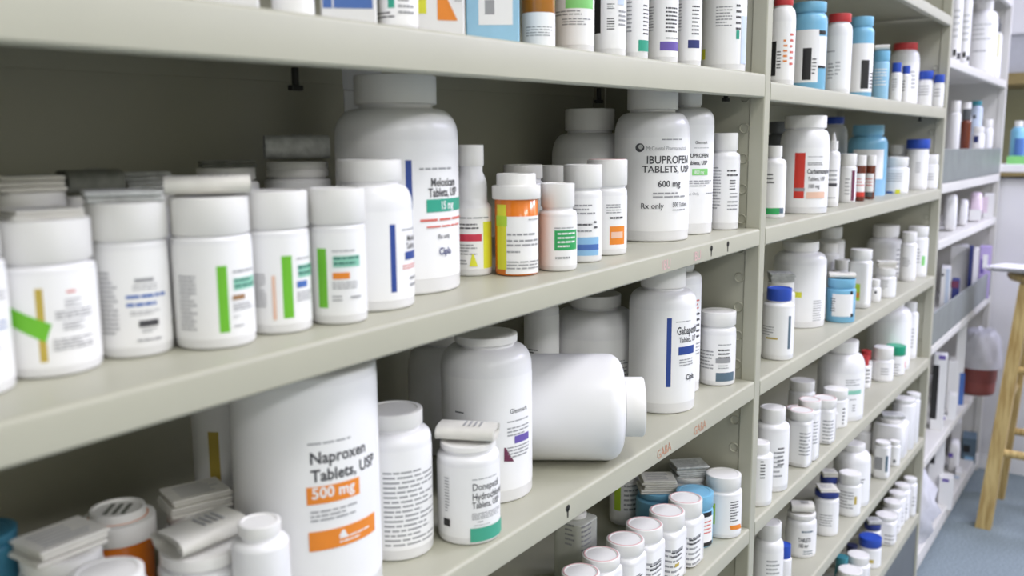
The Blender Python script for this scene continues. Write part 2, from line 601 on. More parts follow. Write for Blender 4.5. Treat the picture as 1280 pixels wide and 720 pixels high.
def bottle(it, idx):
    global spec_face
    rng = random.Random(idx * 7 + 3)
    x, y, z = it['p']
    r, h, hc, hs, rc, th = it['r'], it['h'], it['hc'], it['hs'], it['rc'], it['th']
    ex = it.get('x', '')
    root = thing(it['n'], it['l'], it['c'], (x, y, z), 0, it.get('g'))
    near_ = math.hypot(x, y + .5) < 1.7
    n = 56 if near_ else 28
    bc = it['bc']
    cc = it['cc']
    sq = it.get('sq')
    shp = squircle(5, r) if sq else None
    rb = r / 1.16 if sq else r
    rn = min(rc * .9, rb * .97)
    prof = [(0, .0012), (rb * .8, .0012), (rb * .86, 0), (rb - .003, 0), (rb - .0009, .0009), (rb, .003)]
    if 'snapcap' in ex:
        prof += [(rb, hs), (rb * .9, hs + .002), (rb * .9, hc), (0, hc)]
    elif 'step' in ex:
        prof += [(rb, hs - .004), (rb * .97, hs), (rb * .82, hs + .003), (rb * .8, hs + .008), (rb * .8, hc - .022), (rb * .78, hc - .016), (rn, hc - .006), (rn, hc + .003), (0, hc + .003)]
    else:
        hn = max(hs + .003, hc - .0035)
        prof.append((rb, hs))
        for i in range(1, 9):
            t = i / 8 * PI / 2
            ct, st = math.cos(t) ** .8, math.sin(t)
            prof.append((rn + (rb - rn) * ct, hs + (hn - hs) * st))
        prof += [(rn, hc + .003), (0, hc + .003)]
    if sq:
        # square body, round neck
        def shp2(t, rr, k=squircle(5, r)):
            f_ = min(1.0, max(0.0, (rr - rn) / max(1e-6, rb - rn)))
            return rr * (1 - f_) + k(t, rr) * f_
        shp = shp2
    MB().lathe(prof, n, 0, shape=shp).build('body', bc, root, smooth=50)
    # cap
    capm = 'capw' if cc == 'w' else cc
    e = min(.0016, (h - hc) * .2)
    if 'snapcap' in ex:
        ro = max(rb * 1.12, rc * 1.06)
        cp = [(0, hs), (ro * .97, hs), (ro, hs + .001), (ro, hc - .003), (ro * .985, hc - .001), (rc * 1.01, hc), (rc, hc + .001), (rc, h - .002), (rc * .97, h), (rc * .86, h), (rc * .85, h - .002), (0, h - .002)]
    elif 'doublecap' in ex:
        hm = (hc + h) / 2
        cp = [(0, hc), (rc * .98, hc), (rc, hc + e), (rc, hm - .001), (rc * .97, hm), (rc, hm + .001), (rc, h - e), (rc - e, h), (rc * .8, h), (0, h - .0006)]
    else:
        cp = [(0, hc), (rc * .97, hc), (rc, hc + e * .6), (rc, h - e), (rc * .995, h - e * .4), (rc - e, h), (rc * .82, h), (rc * .8, h - .0007), (0, h - .0007)]
    cap = MB().lathe(cp, n, 0).build('cap', capm, root, smooth=45)
    if 'ring' in ex:
        MB().lathe([(rc * .84, h - .0004), (rc * .86, h + .0004), (rc * .92, h + .0004), (rc * .94, h - .0004)], n).build('seal_ring', 'pink', cap, smooth=50)
    if 'printtop' in ex:
        mb = MB()
        for q in range(3):
            mb.box(-rc * .5, rc * .5, rc * (-.4 + q * .32), rc * (-.25 + q * .32), h - .0021, h - .0016)
        o = mb.build('cap_print', 'dkp', cap)
        o.rotation_euler = (0, 0, .7)
    if 'nozzle' in ex:
        MB().lathe([(rc * .55, h - .001), (rc * .5, h + .004), (rc * .22, h + .016), (rc * .15, h + .017), (0, h + .017)], 16).build('nozzle', 'capw', cap, smooth=50)
    if 'trigger' in ex:
        mb = MB()
        mb.box(-.03, .014, -.009, .009, h - .002, h + .018, 0, .003)
        mb.box(-.026, -.02, -.004, .004, h - .03, h, 0, .001)
        o = mb.build('trigger_head', 'dkgrey', cap)
        o.rotation_euler = (0, 0, th + PI)
    # label
    ks = squircle(5, r)
    def surf(a, zz, off, dx=0.0):
        t = th + a + dx / r
        R = (ks(t, rb) if sq else rb) + off
        return (R * math.cos(t), R * math.sin(t), zz)
    P = list(it.get('P', []))
    if P and bc == 'w' and hs > .03:
        zz0, zz1 = max(.006, hs * .1), hs * .97
        P.insert(0, ['r', 'paper', -1.45, zz0, 1.5, zz1])
    if P:
        mb, names = label_mesh(P, surf, rng, .035 if near_ else .08, None)
        mb.build('label', names, root, smooth=60)
    if 'leaf' in it:
        spec_face = th + PI / 2
        leaflet(root, it['leaf'], rc, h, rng)
    return root

def carton(it, idx):
    rng = random.Random(idx * 11 + 5)
    x, y, z = it['p']
    w, d, h, th = it['w'], it['d'], it['h'], it['th']
    ex = it.get('x', '')
    root = thing(it['n'], it['l'], it['c'], (x, y, z), th + PI / 2, it.get('g'))
    # local frame: front face at -y, right = +x
    if 'soft' in ex:
        mb = MB()
        n, mlev = 24, 8
        prof = []
        v, f = [], []
        for j in range(mlev + 1):
            t = -PI / 2 + PI * j / mlev
            zz = h / 2 + h / 2 * math.copysign(abs(math.sin(t)) ** .6, math.sin(t))
            k = max(.25, math.cos(t) ** .35 if math.cos(t) > 1e-6 else .25)
            for i in range(n):
                a = 2 * PI * i / n
                c, s = math.cos(a), math.sin(a)
                q = 1 + rng.uniform(-.025, .025)
                v.append((math.copysign(abs(c) ** .45, c) * w / 2 * k * q, math.copysign(abs(s) ** .45, s) * d / 2 * k * q, zz))
        for j in range(mlev):
            for i in range(n):
                i2 = (i + 1) % n
                f.append((j * n + i, j * n + i2, (j + 1) * n + i2, (j + 1) * n + i))
        f.append(tuple(range(n))[::-1])
        f.append(tuple(range(mlev * n, mlev * n + n)))
        mesh_obj('body', v, f, it['bc'], root, smooth=60)
    else:
        MB().box(-w / 2, w / 2, -d / 2, d / 2, 0, h, 0, .0012).build('body', it['bc'], root)
        MB().box(-w / 2 + .0015, w / 2 - .0015, -d / 2 + .002, d / 2 - .002, h - .0003, h + .0007).build('lid_flap', it['bc'], root)
    if 'flap' in ex:
        v = [(-w / 2, -d / 2, h), (w / 2, -d / 2, h), (w / 2, -d / 2 - .03, h + .022), (-w / 2, -d / 2 - .03, h + .022),
             (-w / 2, -d / 2, h + .001), (w / 2, -d / 2, h + .001), (w / 2, -d / 2 - .03, h + .023), (-w / 2, -d / 2 - .03, h + .023)]
        mesh_obj('raised_flap', v, [(0, 1, 2, 3), (7, 6, 5, 4), (0, 4, 5, 1), (2, 6, 7, 3), (1, 5, 6, 2), (0, 3, 7, 4)], it['bc'], root)
    def surf(a, zz, off, dx=0.0):
        return (a + dx, -d / 2 - off - (.002 if 'soft' in ex else 0), zz)
    if it['P']:
        mb, names = label_mesh(it['P'], surf, rng, 9, None)
        mb.build('print', names, root)
    return root

ITEMS = [
    {'k': 'x', 'n': 'medicine_carton', 'l': 'plain white carton at the far left end of the near top shelf', 'c': 'box', 'p': [0.4488, 0.07, 1.4265], 'w': 0.0452, 'd': 0.05, 'h': 0.0507, 'th': -2.238, 'bc': 'w', 'P': [['l', 'grey', -0.0156, 0.0214, 0.0101, 0.0418, 5]], 'g': 'packs along the top shelf of the near bay'},
    {'k': 'b', 'n': 'pill_bottle', 'l': 'plain white bottle left of the blue-banded carton on the near top shelf', 'c': 'bottle', 'p': [0.4996, 0.055, 1.427], 'r': 0.0159, 'h': 0.0705, 'hc': 0.0591, 'hs': 0.0528, 'rc': 0.0128, 'th': -2.304, 'cc': 'w', 'bc': 'w', 'P': [['l', 'grey', -0.811, 0.0212, 0.698, 0.0442, 8]], 'g': 'packs along the top shelf of the near bay'},
    {'k': 'x', 'n': 'medicine_carton', 'l': 'white carton with blue bottom band on the near top shelf', 'c': 'box', 'p': [0.5594, 0.055, 1.4277], 'w': 0.0443, 'd': 0.045, 'h': 0.0575, 'th': -2.36, 'bc': 'w', 'P': [['r', 'blue', -0.0202, 0.0144, 0.019, 0.0388], ['r', 'w', -0.0129, 0.0145, -0.0118, 0.0365], ['l', 'grey', -0.0148, 0.0432, 0.0161, 0.0522, 3]], 'g': 'packs along the top shelf of the near bay'},
    {'k': 'b', 'n': 'pill_bottle', 'l': 'white bottle with teal square and barcode foot, beside the blue-banded carton', 'c': 'bottle', 'p': [0.614, 0.05, 1.4282], 'r': 0.0172, 'h': 0.0891, 'hc': 0.0763, 'hs': 0.0672, 'rc': 0.0137, 'th': -2.411, 'cc': 'w', 'bc': 'w', 'P': [['r', 'teal', -0.5, 0.0206, -0.166, 0.031], ['l', 'ink', -1.549, 0.0117, -0.185, 0.0183, 2], ['l', 'grey', 0.008, 0.0142, 0.859, 0.0599, 9]], 'g': 'packs along the top shelf of the near bay'},
    {'k': 'x', 'n': 'medicine_carton', 'l': 'white carton with orange swoosh and yellow bar on the near top shelf', 'c': 'box', 'p': [0.6724, 0.05, 1.4288], 'w': 0.0424, 'd': 0.04, 'h': 0.0807, 'th': -2.456, 'bc': 'w', 'P': [['r', 'yellow', -0.0209, 0.0211, -0.0129, 0.0466], ['q', 'orange', [-0.003, 0.0501], [-0.0016, 0.0501], [0.0149, 0.015], [-0.003, 0.0156]], ['l', 'grey', 0.0003, 0.0536, 0.0184, 0.0739, 5], ['l', 'grey', 0.0123, 0.0309, 0.0187, 0.035, 2]], 'g': 'packs along the top shelf of the near bay'},
    {'k': 'x', 'n': 'medicine_carton', 'l': 'light blue carton with white label panel on the near top shelf', 'c': 'box', 'p': [0.7554, 0.052, 1.4296], 'w': 0.052, 'd': 0.04, 'h': 0.1011, 'th': -2.511, 'bc': 'sky', 'P': [['r', 'paper', -0.0136, 0.0187, 0.0195, 0.0938], ['r', 'grey', -0.0074, 0.0286, 0.0018, 0.0421], ['l', 'grey', -0.0114, 0.0568, 0.016, 0.0865, 6]], 'g': 'packs along the top shelf of the near bay'},
    {'k': 'b', 'n': 'pill_bottle', 'l': 'amber glass bottle with white paper label on the near top shelf', 'c': 'bottle', 'p': [0.8274, 0.045, 1.4304], 'r': 0.0175, 'h': 0.1094, 'hc': 0.0977, 'hs': 0.0889, 'rc': 0.0125, 'th': -2.559, 'cc': 'w', 'bc': 'amber', 'P': [['r', 'paper', -1.553, 0.0032, 1.37, 0.0376], ['l', 'grey', -0.806, 0.0128, 0.924, 0.024, 4]], 'g': 'packs along the top shelf of the near bay'},
    {'k': 'b', 'n': 'pill_bottle', 'l': 'white bottle with bright green label patch on the near top shelf', 'c': 'bottle', 'p': [0.9029, 0.047, 1.4311], 'r': 0.0221, 'h': 0.1229, 'hc': 0.1097, 'hs': 0.0989, 'rc': 0.0178, 'th': -2.597, 'cc': 'w', 'bc': 'w', 'P': [['r', 'ltgreen', -0.444, 0.0487, 1.15, 0.0906], ['l', 'grey', -1.146, 0.0403, 1.17, 0.0471, 2], ['l', 'grey', -0.627, 0.0301, 0.928, 0.0386, 3]], 'g': 'packs along the top shelf of the near bay'},
    {'k': 'b', 'n': 'pill_bottle', 'l': 'white bottle with tall black bar and barcode on the near top shelf', 'c': 'bottle', 'p': [0.9765, 0.043, 1.4319], 'r': 0.0192, 'h': 0.1322, 'hc': 0.1173, 'hs': 0.1076, 'rc': 0.0146, 'th': -2.634, 'cc': 'w', 'bc': 'w', 'P': [['r', 'black', -1.194, 0.0285, -0.566, 0.0843], ['l', 'ink', -0.153, 0.0544, 0.283, 0.0616, 3], ['l', 'ink', -0.144, 0.0312, 0.293, 0.0455, 5], ['r', 'paleblue', 0.482, 0.0602, 1.019, 0.0833], ['l', 'grey', 0.555, 0.0352, 1.163, 0.055, 4]], 'g': 'packs along the top shelf of the near bay'},
    {'k': 'b', 'n': 'pill_bottle', 'l': 'white bottle with small teal square at its foot on the near top shelf', 'c': 'bottle', 'p': [1.0306, 0.037, 1.4324], 'r': 0.0155, 'h': 0.1223, 'hc': 0.1103, 'hs': 0.1023, 'rc': 0.0117, 'th': -2.661, 'cc': 'w', 'bc': 'w', 'P': [['l', 'grey', -0.719, 0.0322, -0.292, 0.09, 12], ['l', 'ink', 0.623, 0.0294, 1.284, 0.0668, 8], ['r', 'teal', 0.244, 0.0113, 1.439, 0.0245]], 'g': 'packs along the top shelf of the near bay'},
    {'k': 'b', 'n': 'pill_bottle', 'l': 'white bottle with purple square at its foot on the near top shelf', 'c': 'bottle', 'p': [1.1131, 0.041, 1.4333], 'r': 0.0201, 'h': 0.1194, 'hc': 0.1038, 'hs': 0.0932, 'rc': 0.015, 'th': -2.689, 'cc': 'w', 'bc': 'w', 'P': [['l', 'grey', -1.049, 0.0412, -0.595, 0.073, 9], ['l', 'ink', 0.193, 0.0383, 1.112, 0.0718, 7], ['r', 'purple', -0.13, 0.0173, 1.392, 0.0283], ['l', 'grey', 0.214, 0.0304, 1.34, 0.0344, 1]], 'g': 'packs along the top shelf of the near bay'},
    {'k': 'b', 'n': 'pill_bottle', 'l': 'white bottle with navy square at its foot on the near top shelf', 'c': 'bottle', 'p': [1.1863, 0.037, 1.434], 'r': 0.0168, 'h': 0.1088, 'hc': 0.0965, 'hs': 0.0896, 'rc': 0.0125, 'th': -2.717, 'cc': 'w', 'bc': 'w', 'P': [['l', 'grey', -1.019, 0.0471, -0.64, 0.0847, 9], ['l', 'ink', 0.226, 0.041, 0.911, 0.0814, 8], ['r', 'navy', -0.049, 0.0253, 0.987, 0.0358]], 'g': 'packs along the top shelf of the near bay'},
    {'k': 'b', 'n': 'pill_bottle', 'l': 'round white bottle with narrow lavender side panel at the near top shelf right end', 'c': 'bottle', 'p': [1.3275, 0.045, 1.4354], 'r': 0.0326, 'h': 0.1451, 'hc': 0.1229, 'hs': 0.1102, 'rc': 0.0226, 'th': -2.752, 'cc': 'w', 'bc': 'w', 'P': [['l', 'grey', -0.365, 0.0632, 0.345, 0.0935, 7], ['l', 'ink', 0.539, 0.0566, 0.809, 0.0969, 5], ['r', 'teal', 0.565, 0.0464, 0.743, 0.0588], ['r', 'paleblue', 0.854, 0.0119, 1.335, 0.0798], ['r', 'yellow', -1.137, 0.0192, -0.887, 0.0343]], 'g': 'packs along the top shelf of the near bay'},
    {'k': 'b', 'n': 'pill_jar', 'l': 'white wide-capped jar cut by the left picture edge', 'c': 'bottle', 'p': [0.2462, 0.0829, 1.1885], 'r': 0.0309, 'h': 0.1059, 'hc': 0.0814, 'hs': 0.0771, 'rc': 0.0291, 'th': -1.972, 'cc': 'w', 'bc': 'w', 'P': [['l', 'blue', 0.503, 0.0382, 1.113, 0.0448, 2], ['l', 'grey', 0.278, 0.0561, 1.176, 0.0654, 3], ['l', 'navy', 0.461, 0.027, 0.974, 0.0293, 1]], 'g': 'wide-capped white jars in the front row of the second shelf'},
    {'k': 'b', 'n': 'pill_jar', 'l': 'white wide-capped jar with slanted green tape and gold stripe', 'c': 'bottle', 'p': [0.3089, 0.0929, 1.1891], 'r': 0.0317, 'h': 0.1005, 'hc': 0.0734, 'hs': 0.0685, 'rc': 0.0305, 'th': -2.053, 'cc': 'w', 'bc': 'w', 'P': [['r', 'gold', -0.187, 0.011, -0.045, 0.058], ['q', 'green', [-0.758, 0.0482], [0.071, 0.0351], [-0.057, 0.0237], [-0.801, 0.0369]], ['l', 'red', 0.39, 0.0526, 0.573, 0.0562, 1], ['l', 'grey', 0.341, 0.0442, 0.681, 0.0504, 3], ['l', 'grey', 0.145, 0.037, 0.923, 0.0432, 3], ['l', 'grey', 0.274, 0.0297, 0.715, 0.0359, 3], ['l', 'grey', 0.071, 0.0173, 0.9, 0.0256, 4]], 'leaf': ('stack', 0.75, 0.006, 0.3), 'g': 'wide-capped white jars in the front row of the second shelf'},
    {'k': 'b', 'n': 'pill_jar', 'l': 'white wide-capped jar with two blue printed lines and small black block', 'c': 'bottle', 'p': [0.368, 0.0884, 1.1897], 'r': 0.0255, 'h': 0.1074, 'hc': 0.0817, 'hs': 0.0772, 'rc': 0.0268, 'th': -2.131, 'cc': 'w', 'bc': 'w', 'P': [['r', 'grey', 0.084, 0.0529, 0.601, 0.0557], ['l', 'grey', 0.031, 0.0468, 0.688, 0.0517, 2], ['l', 'blue', -0.151, 0.0345, 0.966, 0.0456, 2], ['l', 'grey', -0.074, 0.03, 0.828, 0.0333, 2], ['r', 'ink', 0.126, 0.022, 0.66, 0.0264], ['l', 'grey', 0.194, 0.0174, 0.593, 0.0208, 2], ['l', 'grey', 0.055, 0.0107, 0.729, 0.0141, 1], ['l', 'grey', -0.85, 0.0167, -0.362, 0.0611, 14]], 'leaf': ('stack', 0.95, 0.008, 0.1, 'greyp'), 'g': 'wide-capped white jars in the front row of the second shelf'},
    {'k': 'b', 'n': 'pill_jar', 'l': 'white jar with green stripe and brown strength line, rolled leaflet on cap', 'c': 'bottle', 'p': [0.4177, 0.0624, 1.1902], 'r': 0.0285, 'h': 0.1086, 'hc': 0.0818, 'hs': 0.0779, 'rc': 0.0278, 'th': -2.205, 'cc': 'w', 'bc': 'w', 'P': [['r', 'green', 0.082, 0.0124, 0.335, 0.0605], ['r', 'mint', 0.486, 0.0421, 1.344, 0.0507], ['l', 'dkteal', 0.509, 0.0426, 1.347, 0.0507, 2], ['l', 'grey', 0.483, 0.0532, 1.243, 0.0572, 1], ['r', 'brown', 0.443, 0.0352, 0.808, 0.0387], ['l', 'grey', 0.451, 0.0271, 1.11, 0.0329, 3], ['l', 'grey', 0.413, 0.0222, 0.615, 0.0239, 1], ['l', 'grey', 0.441, 0.0149, 0.725, 0.0172, 1], ['l', 'grey', -0.917, 0.014, -0.425, 0.0544, 14]], 'leaf': ('roll', 1.05, 0.015, 0.0), 'g': 'wide-capped white jars in the front row of the second shelf'},
    {'k': 'b', 'n': 'pill_jar', 'l': 'white jar with green stripe and blue strength box', 'c': 'bottle', 'p': [0.4761, 0.0596, 1.1908], 'r': 0.0251, 'h': 0.1096, 'hc': 0.0813, 'hs': 0.077, 'rc': 0.0251, 'th': -2.276, 'cc': 'w', 'bc': 'w', 'P': [['r', 'green', 0.115, 0.0127, 0.436, 0.0608], ['r', 'mint', 0.631, 0.043, 1.535, 0.0529], ['l', 'dkteal', 0.631, 0.0436, 1.535, 0.0529, 2], ['r', 'blue', 0.579, 0.0354, 1.001, 0.0404], ['l', 'grey', 0.592, 0.0564, 1.274, 0.0589, 1], ['l', 'grey', 0.56, 0.0245, 1.275, 0.0326, 4], ['l', 'grey', -0.906, 0.0211, -0.367, 0.0478, 11], ['r', 'peach', -0.183, 0.0121, -0.088, 0.046]], 'g': 'wide-capped white jars in the front row of the second shelf'},
    {'k': 'b', 'n': 'pill_jar', 'l': 'white jar with green stripe and orange strength box', 'c': 'bottle', 'p': [0.5256, 0.044, 1.1913], 'r': 0.0229, 'h': 0.1092, 'hc': 0.0812, 'hs': 0.0767, 'rc': 0.0235, 'th': -2.339, 'cc': 'w', 'bc': 'w', 'P': [['r', 'green', -0.746, 0.0142, -0.385, 0.0621], ['r', 'mint', -0.163, 0.047, 0.842, 0.056], ['l', 'dkteal', -0.135, 0.0477, 0.801, 0.056, 2], ['r', 'orange', -0.182, 0.0376, 0.404, 0.0427], ['l', 'grey', -0.177, 0.0586, 0.819, 0.0611, 1], ['l', 'grey', -0.195, 0.029, 0.684, 0.0355, 3], ['l', 'grey', -0.213, 0.019, 0.117, 0.0248, 2], ['l', 'grey', 0.406, 0.0201, 1.011, 0.0241, 1]], 'g': 'wide-capped white jars in the front row of the second shelf'},
    {'k': 'b', 'n': 'pill_bottle', 'l': 'white round-shouldered bottle with thin blue stripe beside the orange-boxed jar', 'c': 'bottle', 'p': [0.5903, 0.0681, 1.192], 'r': 0.0374, 'h': 0.1298, 'hc': 0.1112, 'hs': 0.0887, 'rc': 0.0285, 'th': -2.375, 'cc': 'w', 'bc': 'w', 'P': [['r', 'dkblue', 0.443, 0.0161, 0.592, 0.0749], ['l', 'grey', 0.787, 0.0674, 1.44, 0.0708, 1], ['t', 'ink', 'Meloxicam', 0.962, 0.0591, 0.0056, 0.01, 0.75], ['t', 'ink', 'Tablets', 0.92, 0.0523, 0.0056, 0.01, 0.75], ['r', 'dkblue', 0.877, 0.0431, 1.524, 0.0501], ['l', 'red', 0.781, 0.0343, 1.414, 0.0392, 2], ['l', 'grey', 1.056, 0.0168, 1.525, 0.0289, 2]]},
    {'k': 'b', 'n': 'pill_bottle', 'l': 'tallest white bottle on the second shelf with blue stripe and teal strength box', 'c': 'bottle', 'p': [0.6797, 0.1152, 1.1929], 'r': 0.06, 'h': 0.2072, 'hc': 0.1794, 'hs': 0.1498, 'rc': 0.0399, 'th': -2.406, 'cc': 'w', 'bc': 'w', 'P': [['r', 'dkblue', 0.122, 0.0309, 0.222, 0.1271], ['l', 'grey', 0.343, 0.1162, 1.087, 0.1207, 1], ['t', 'ink', 'Meloxicam', 0.534, 0.1022, 0.0082, 0.02, 0.72], ['t', 'ink', 'Tablets, USP', 0.486, 0.0926, 0.0082, 0.02, 0.72], ['r', 'teal', 0.451, 0.0781, 1.505, 0.0902], ['t', 'w', '15 mg', 0.716, 0.0806, 0.0076, 0.02, 0.75], ['l', 'red', 0.336, 0.0676, 1.504, 0.073, 1], ['l', 'red', 0.443, 0.0621, 1.281, 0.0659, 1], ['t', 'ink', 'Rx only', 0.651, 0.0526, 0.0046, 0.01, 0.8], ['t', 'navy', 'Cipla', 0.662, 0.0372, 0.0069, 0.02, 0.85]]},
    {'k': 'b', 'n': 'pill_bottle', 'l': 'slim stepped white bottle with red band and yellow side stripe', 'c': 'bottle', 'p': [0.7847, 0.1045, 1.1939], 'r': 0.0213, 'h': 0.1397, 'hc': 0.1171, 'hs': 0.0753, 'rc': 0.0139, 'th': -2.485, 'cc': 'w', 'bc': 'w', 'P': [['r', 'yellow', 0.602, 0.0082, 1.549, 0.0583], ['r', 'crimson', -0.687, 0.0379, 0.511, 0.0456], ['l', 'ink', -0.624, 0.0499, 0.343, 0.0575, 2], ['l', 'grey', -0.773, 0.0609, 0.975, 0.0643, 1], ['l', 'grey', -0.812, 0.0224, 0.242, 0.0353, 4], ['q', 'yellow', [-0.004, 0.0242], [0.077, 0.0241], [0.272, 0.0111], [-0.133, 0.0113]], ['l', 'grey', -0.714, 0.0119, -0.253, 0.0188, 2]], 'x': 'step'},
    {'k': 'b', 'n': 'pill_vial', 'l': 'amber prescription vial with white snap cap and yellow tape', 'c': 'vial', 'p': [0.811, 0.0636, 1.1942], 'r': 0.0234, 'h': 0.1087, 'hc': 0.0967, 'hs': 0.0817, 'rc': 0.0212, 'th': -2.534, 'cc': 'w', 'bc': 'vial', 'P': [['r', 'paper', -0.523, 0.0025, 1.476, 0.0639], ['r', 'yellow', -1.05, 0.007, -0.478, 0.0764], ['r', 'lime', -1.115, 0.0535, -0.43, 0.0645], ['l', 'grey', -0.436, 0.0419, 0.957, 0.047, 1], ['l', 'grey', -0.44, 0.0308, 1.196, 0.0402, 2], ['l', 'grey', -0.444, 0.0241, 0.153, 0.0283, 1], ['l', 'grey', -0.449, 0.0067, 1.312, 0.0171, 3], ['l', 'grey', 0.553, 0.059, 1.344, 0.0616, 1]], 'x': 'snapcap'},
    {'k': 'b', 'n': 'pill_bottle', 'l': 'small white bottle with solid green label right of the amber vial', 'c': 'bottle', 'p': [0.8608, 0.0423, 1.1947], 'r': 0.0214, 'h': 0.0963, 'hc': 0.0701, 'hs': 0.0616, 'rc': 0.0187, 'th': -2.579, 'cc': 'w', 'bc': 'w', 'P': [['r', 'green2', -0.165, 0.0237, 1.26, 0.0457], ['l', 'w', -0.0, 0.0254, 1.047, 0.0439, 4], ['l', 'grey', -0.164, 0.0466, 0.894, 0.0493, 1], ['l', 'grey', -0.123, 0.0123, 0.665, 0.0176, 1]]},
    {'k': 'b', 'n': 'pill_bottle', 'l': 'white bottle with blue wave label behind the green-labelled bottle', 'c': 'bottle', 'p': [0.9357, 0.0545, 1.1955], 'r': 0.0228, 'h': 0.1142, 'hc': 0.0868, 'hs': 0.0776, 'rc': 0.0228, 'th': -2.607, 'cc': 'w', 'bc': 'w', 'P': [['r', 'ltblue', -0.382, 0.0084, 0.961, 0.0301], ['r', 'blue', -0.338, 0.015, 0.962, 0.0216], ['l', 'grey', -0.525, 0.0553, 0.75, 0.0692, 3], ['l', 'ink', -0.342, 0.0423, 0.501, 0.0469, 1], ['l', 'grey', -0.34, 0.0348, 0.6, 0.0395, 1], ['l', 'ink', 0.598, 0.038, 0.816, 0.0502, 2]]},
    {'k': 'b', 'n': 'pill_bottle', 'l': 'white bottle with small orange label and pink ring on its cap', 'c': 'bottle', 'p': [1.0079, 0.0621, 1.1962], 'r': 0.0251, 'h': 0.1178, 'hc': 0.0857, 'hs': 0.076, 'rc': 0.0251, 'th': -2.633, 'cc': 'w', 'bc': 'w', 'P': [['r', 'orange', 0.148, 0.0136, 1.032, 0.0364], ['r', 'peach', 0.228, 0.0216, 0.891, 0.0295], ['l', 'grey', -0.02, 0.0514, 0.752, 0.0642, 4], ['l', 'ink', 0.14, 0.0434, 0.876, 0.0493, 1]], 'x': 'ring'},
    {'k': 'b', 'n': 'pill_bottle', 'l': 'white bottle half hidden directly behind the amber vial', 'c': 'bottle', 'p': [0.9652, 0.16, 1.1958], 'r': 0.0266, 'h': 0.1123, 'hc': 0.0947, 'hs': 0.0838, 'rc': 0.025, 'th': -2.542, 'cc': 'w', 'bc': 'w'},
    {'k': 'b', 'n': 'pill_bottle', 'l': 'white bottle peeping between amber vial and blue-labelled bottle', 'c': 'bottle', 'p': [1.0494, 0.165, 1.1966], 'r': 0.0239, 'h': 0.1084, 'hc': 0.0864, 'hs': 0.0759, 'rc': 0.0222, 'th': -2.577, 'cc': 'w', 'bc': 'w'},
    {'k': 'b', 'n': 'pill_bottle', 'l': 'large white bottle with no front label, left of the ibuprofen bottle', 'c': 'bottle', 'p': [1.201, 0.2, 1.1981], 'r': 0.0564, 'h': 0.1861, 'hc': 0.1541, 'hs': 0.1175, 'rc': 0.0369, 'th': -2.614, 'cc': 'w', 'bc': 'w', 'P': [['l', 'grey', 0.625, 0.0296, 1.139, 0.0648, 5]]},
    {'k': 'b', 'n': 'pill_bottle', 'l': 'large white bottle reading IBUPROFEN TABLETS 600 mg', 'c': 'bottle', 'p': [1.1882, 0.0905, 1.198], 'r': 0.0528, 'h': 0.221, 'hc': 0.1813, 'hs': 0.1476, 'rc': 0.0355, 'th': -2.68, 'cc': 'w', 'bc': 'w', 'P': [['l', 'grey', 0.246, 0.1377, 0.865, 0.142, 1], ['e', 'ink', -0.434, 0.1234, -0.194, 0.1353], ['e', 'greyp', -0.355, 0.1272, -0.226, 0.1337], ['t', 'grey', 'McCoastal Pharmaceutical', -0.143, 0.1256, 0.0059, 0.0, 0.72], ['t', 'ink', 'IBUPROFEN', -0.139, 0.1077, 0.0108, 0.012, 0.9], ['t', 'ink', 'TABLETS, USP', -0.24, 0.0957, 0.0093, 0.012, 1.0], ['t', 'ink', '600 mg', 0.16, 0.0761, 0.0087, 0.014, 0.98], ['l', 'grey', 0.042, 0.0594, 1.078, 0.0693, 2], ['t', 'ink', 'Rx only', -0.268, 0.0463, 0.0077, 0.008, 0.95], ['t', 'ink', '500 Tablets', 0.573, 0.0482, 0.0066, 0.005, 0.7], ['l', 'grey', 0.578, 0.0422, 1.05, 0.0455, 1]]},
    {'k': 'b', 'n': 'pill_bottle', 'l': 'large white bottle with light green strength box right of the ibuprofen bottle', 'c': 'bottle', 'p': [1.2828, 0.078, 1.199], 'r': 0.0376, 'h': 0.2203, 'hc': 0.1893, 'hs': 0.1647, 'rc': 0.0193, 'th': -2.718, 'cc': 'w', 'bc': 'w', 'P': [['t', 'ink', 'Glenmark', 0.272, 0.1326, 0.0046, 0.015, 0.8], ['l', 'grey', 0.247, 0.1256, 0.924, 0.1279, 1], ['t', 'ink', 'IBUPROFEN', -0.055, 0.1131, 0.0058, 0.03, 0.85], ['t', 'ink', 'Tablets, USP', -0.049, 0.1027, 0.0058, 0.025, 0.8], ['r', 'ltgreen', 0.175, 0.0874, 0.863, 0.0967], ['t', 'w', '800 mg', 0.268, 0.0899, 0.0046, 0.01, 0.8], ['l', 'grey', -0.06, 0.07, 1.117, 0.0805, 3], ['t', 'grey', 'Rx Only', 0.008, 0.0584, 0.0047, 0.0, 0.8], ['l', 'grey', 0.801, 0.0587, 1.352, 0.0623, 1]]},
    {'k': 'b', 'n': 'pill_bottle', 'l': 'small white bottle at the second shelf right end beside ibuprofen bottles', 'c': 'bottle', 'p': [1.3571, 0.049, 1.1997], 'r': 0.0224, 'h': 0.1481, 'hc': 0.1216, 'hs': 0.1108, 'rc': 0.0187, 'th': -2.758, 'cc': 'w', 'bc': 'w', 'P': [['l', 'grey', -0.897, 0.0313, -0.244, 0.0974, 14], ['l', 'ink', 0.158, 0.0804, 1.023, 0.0937, 2], ['l', 'ink', 0.347, 0.0608, 0.797, 0.0779, 4], ['l', 'grey', 0.369, 0.0485, 1.008, 0.0584, 2], ['l', 'grey', 0.223, 0.0289, 1.051, 0.0461, 3]]},
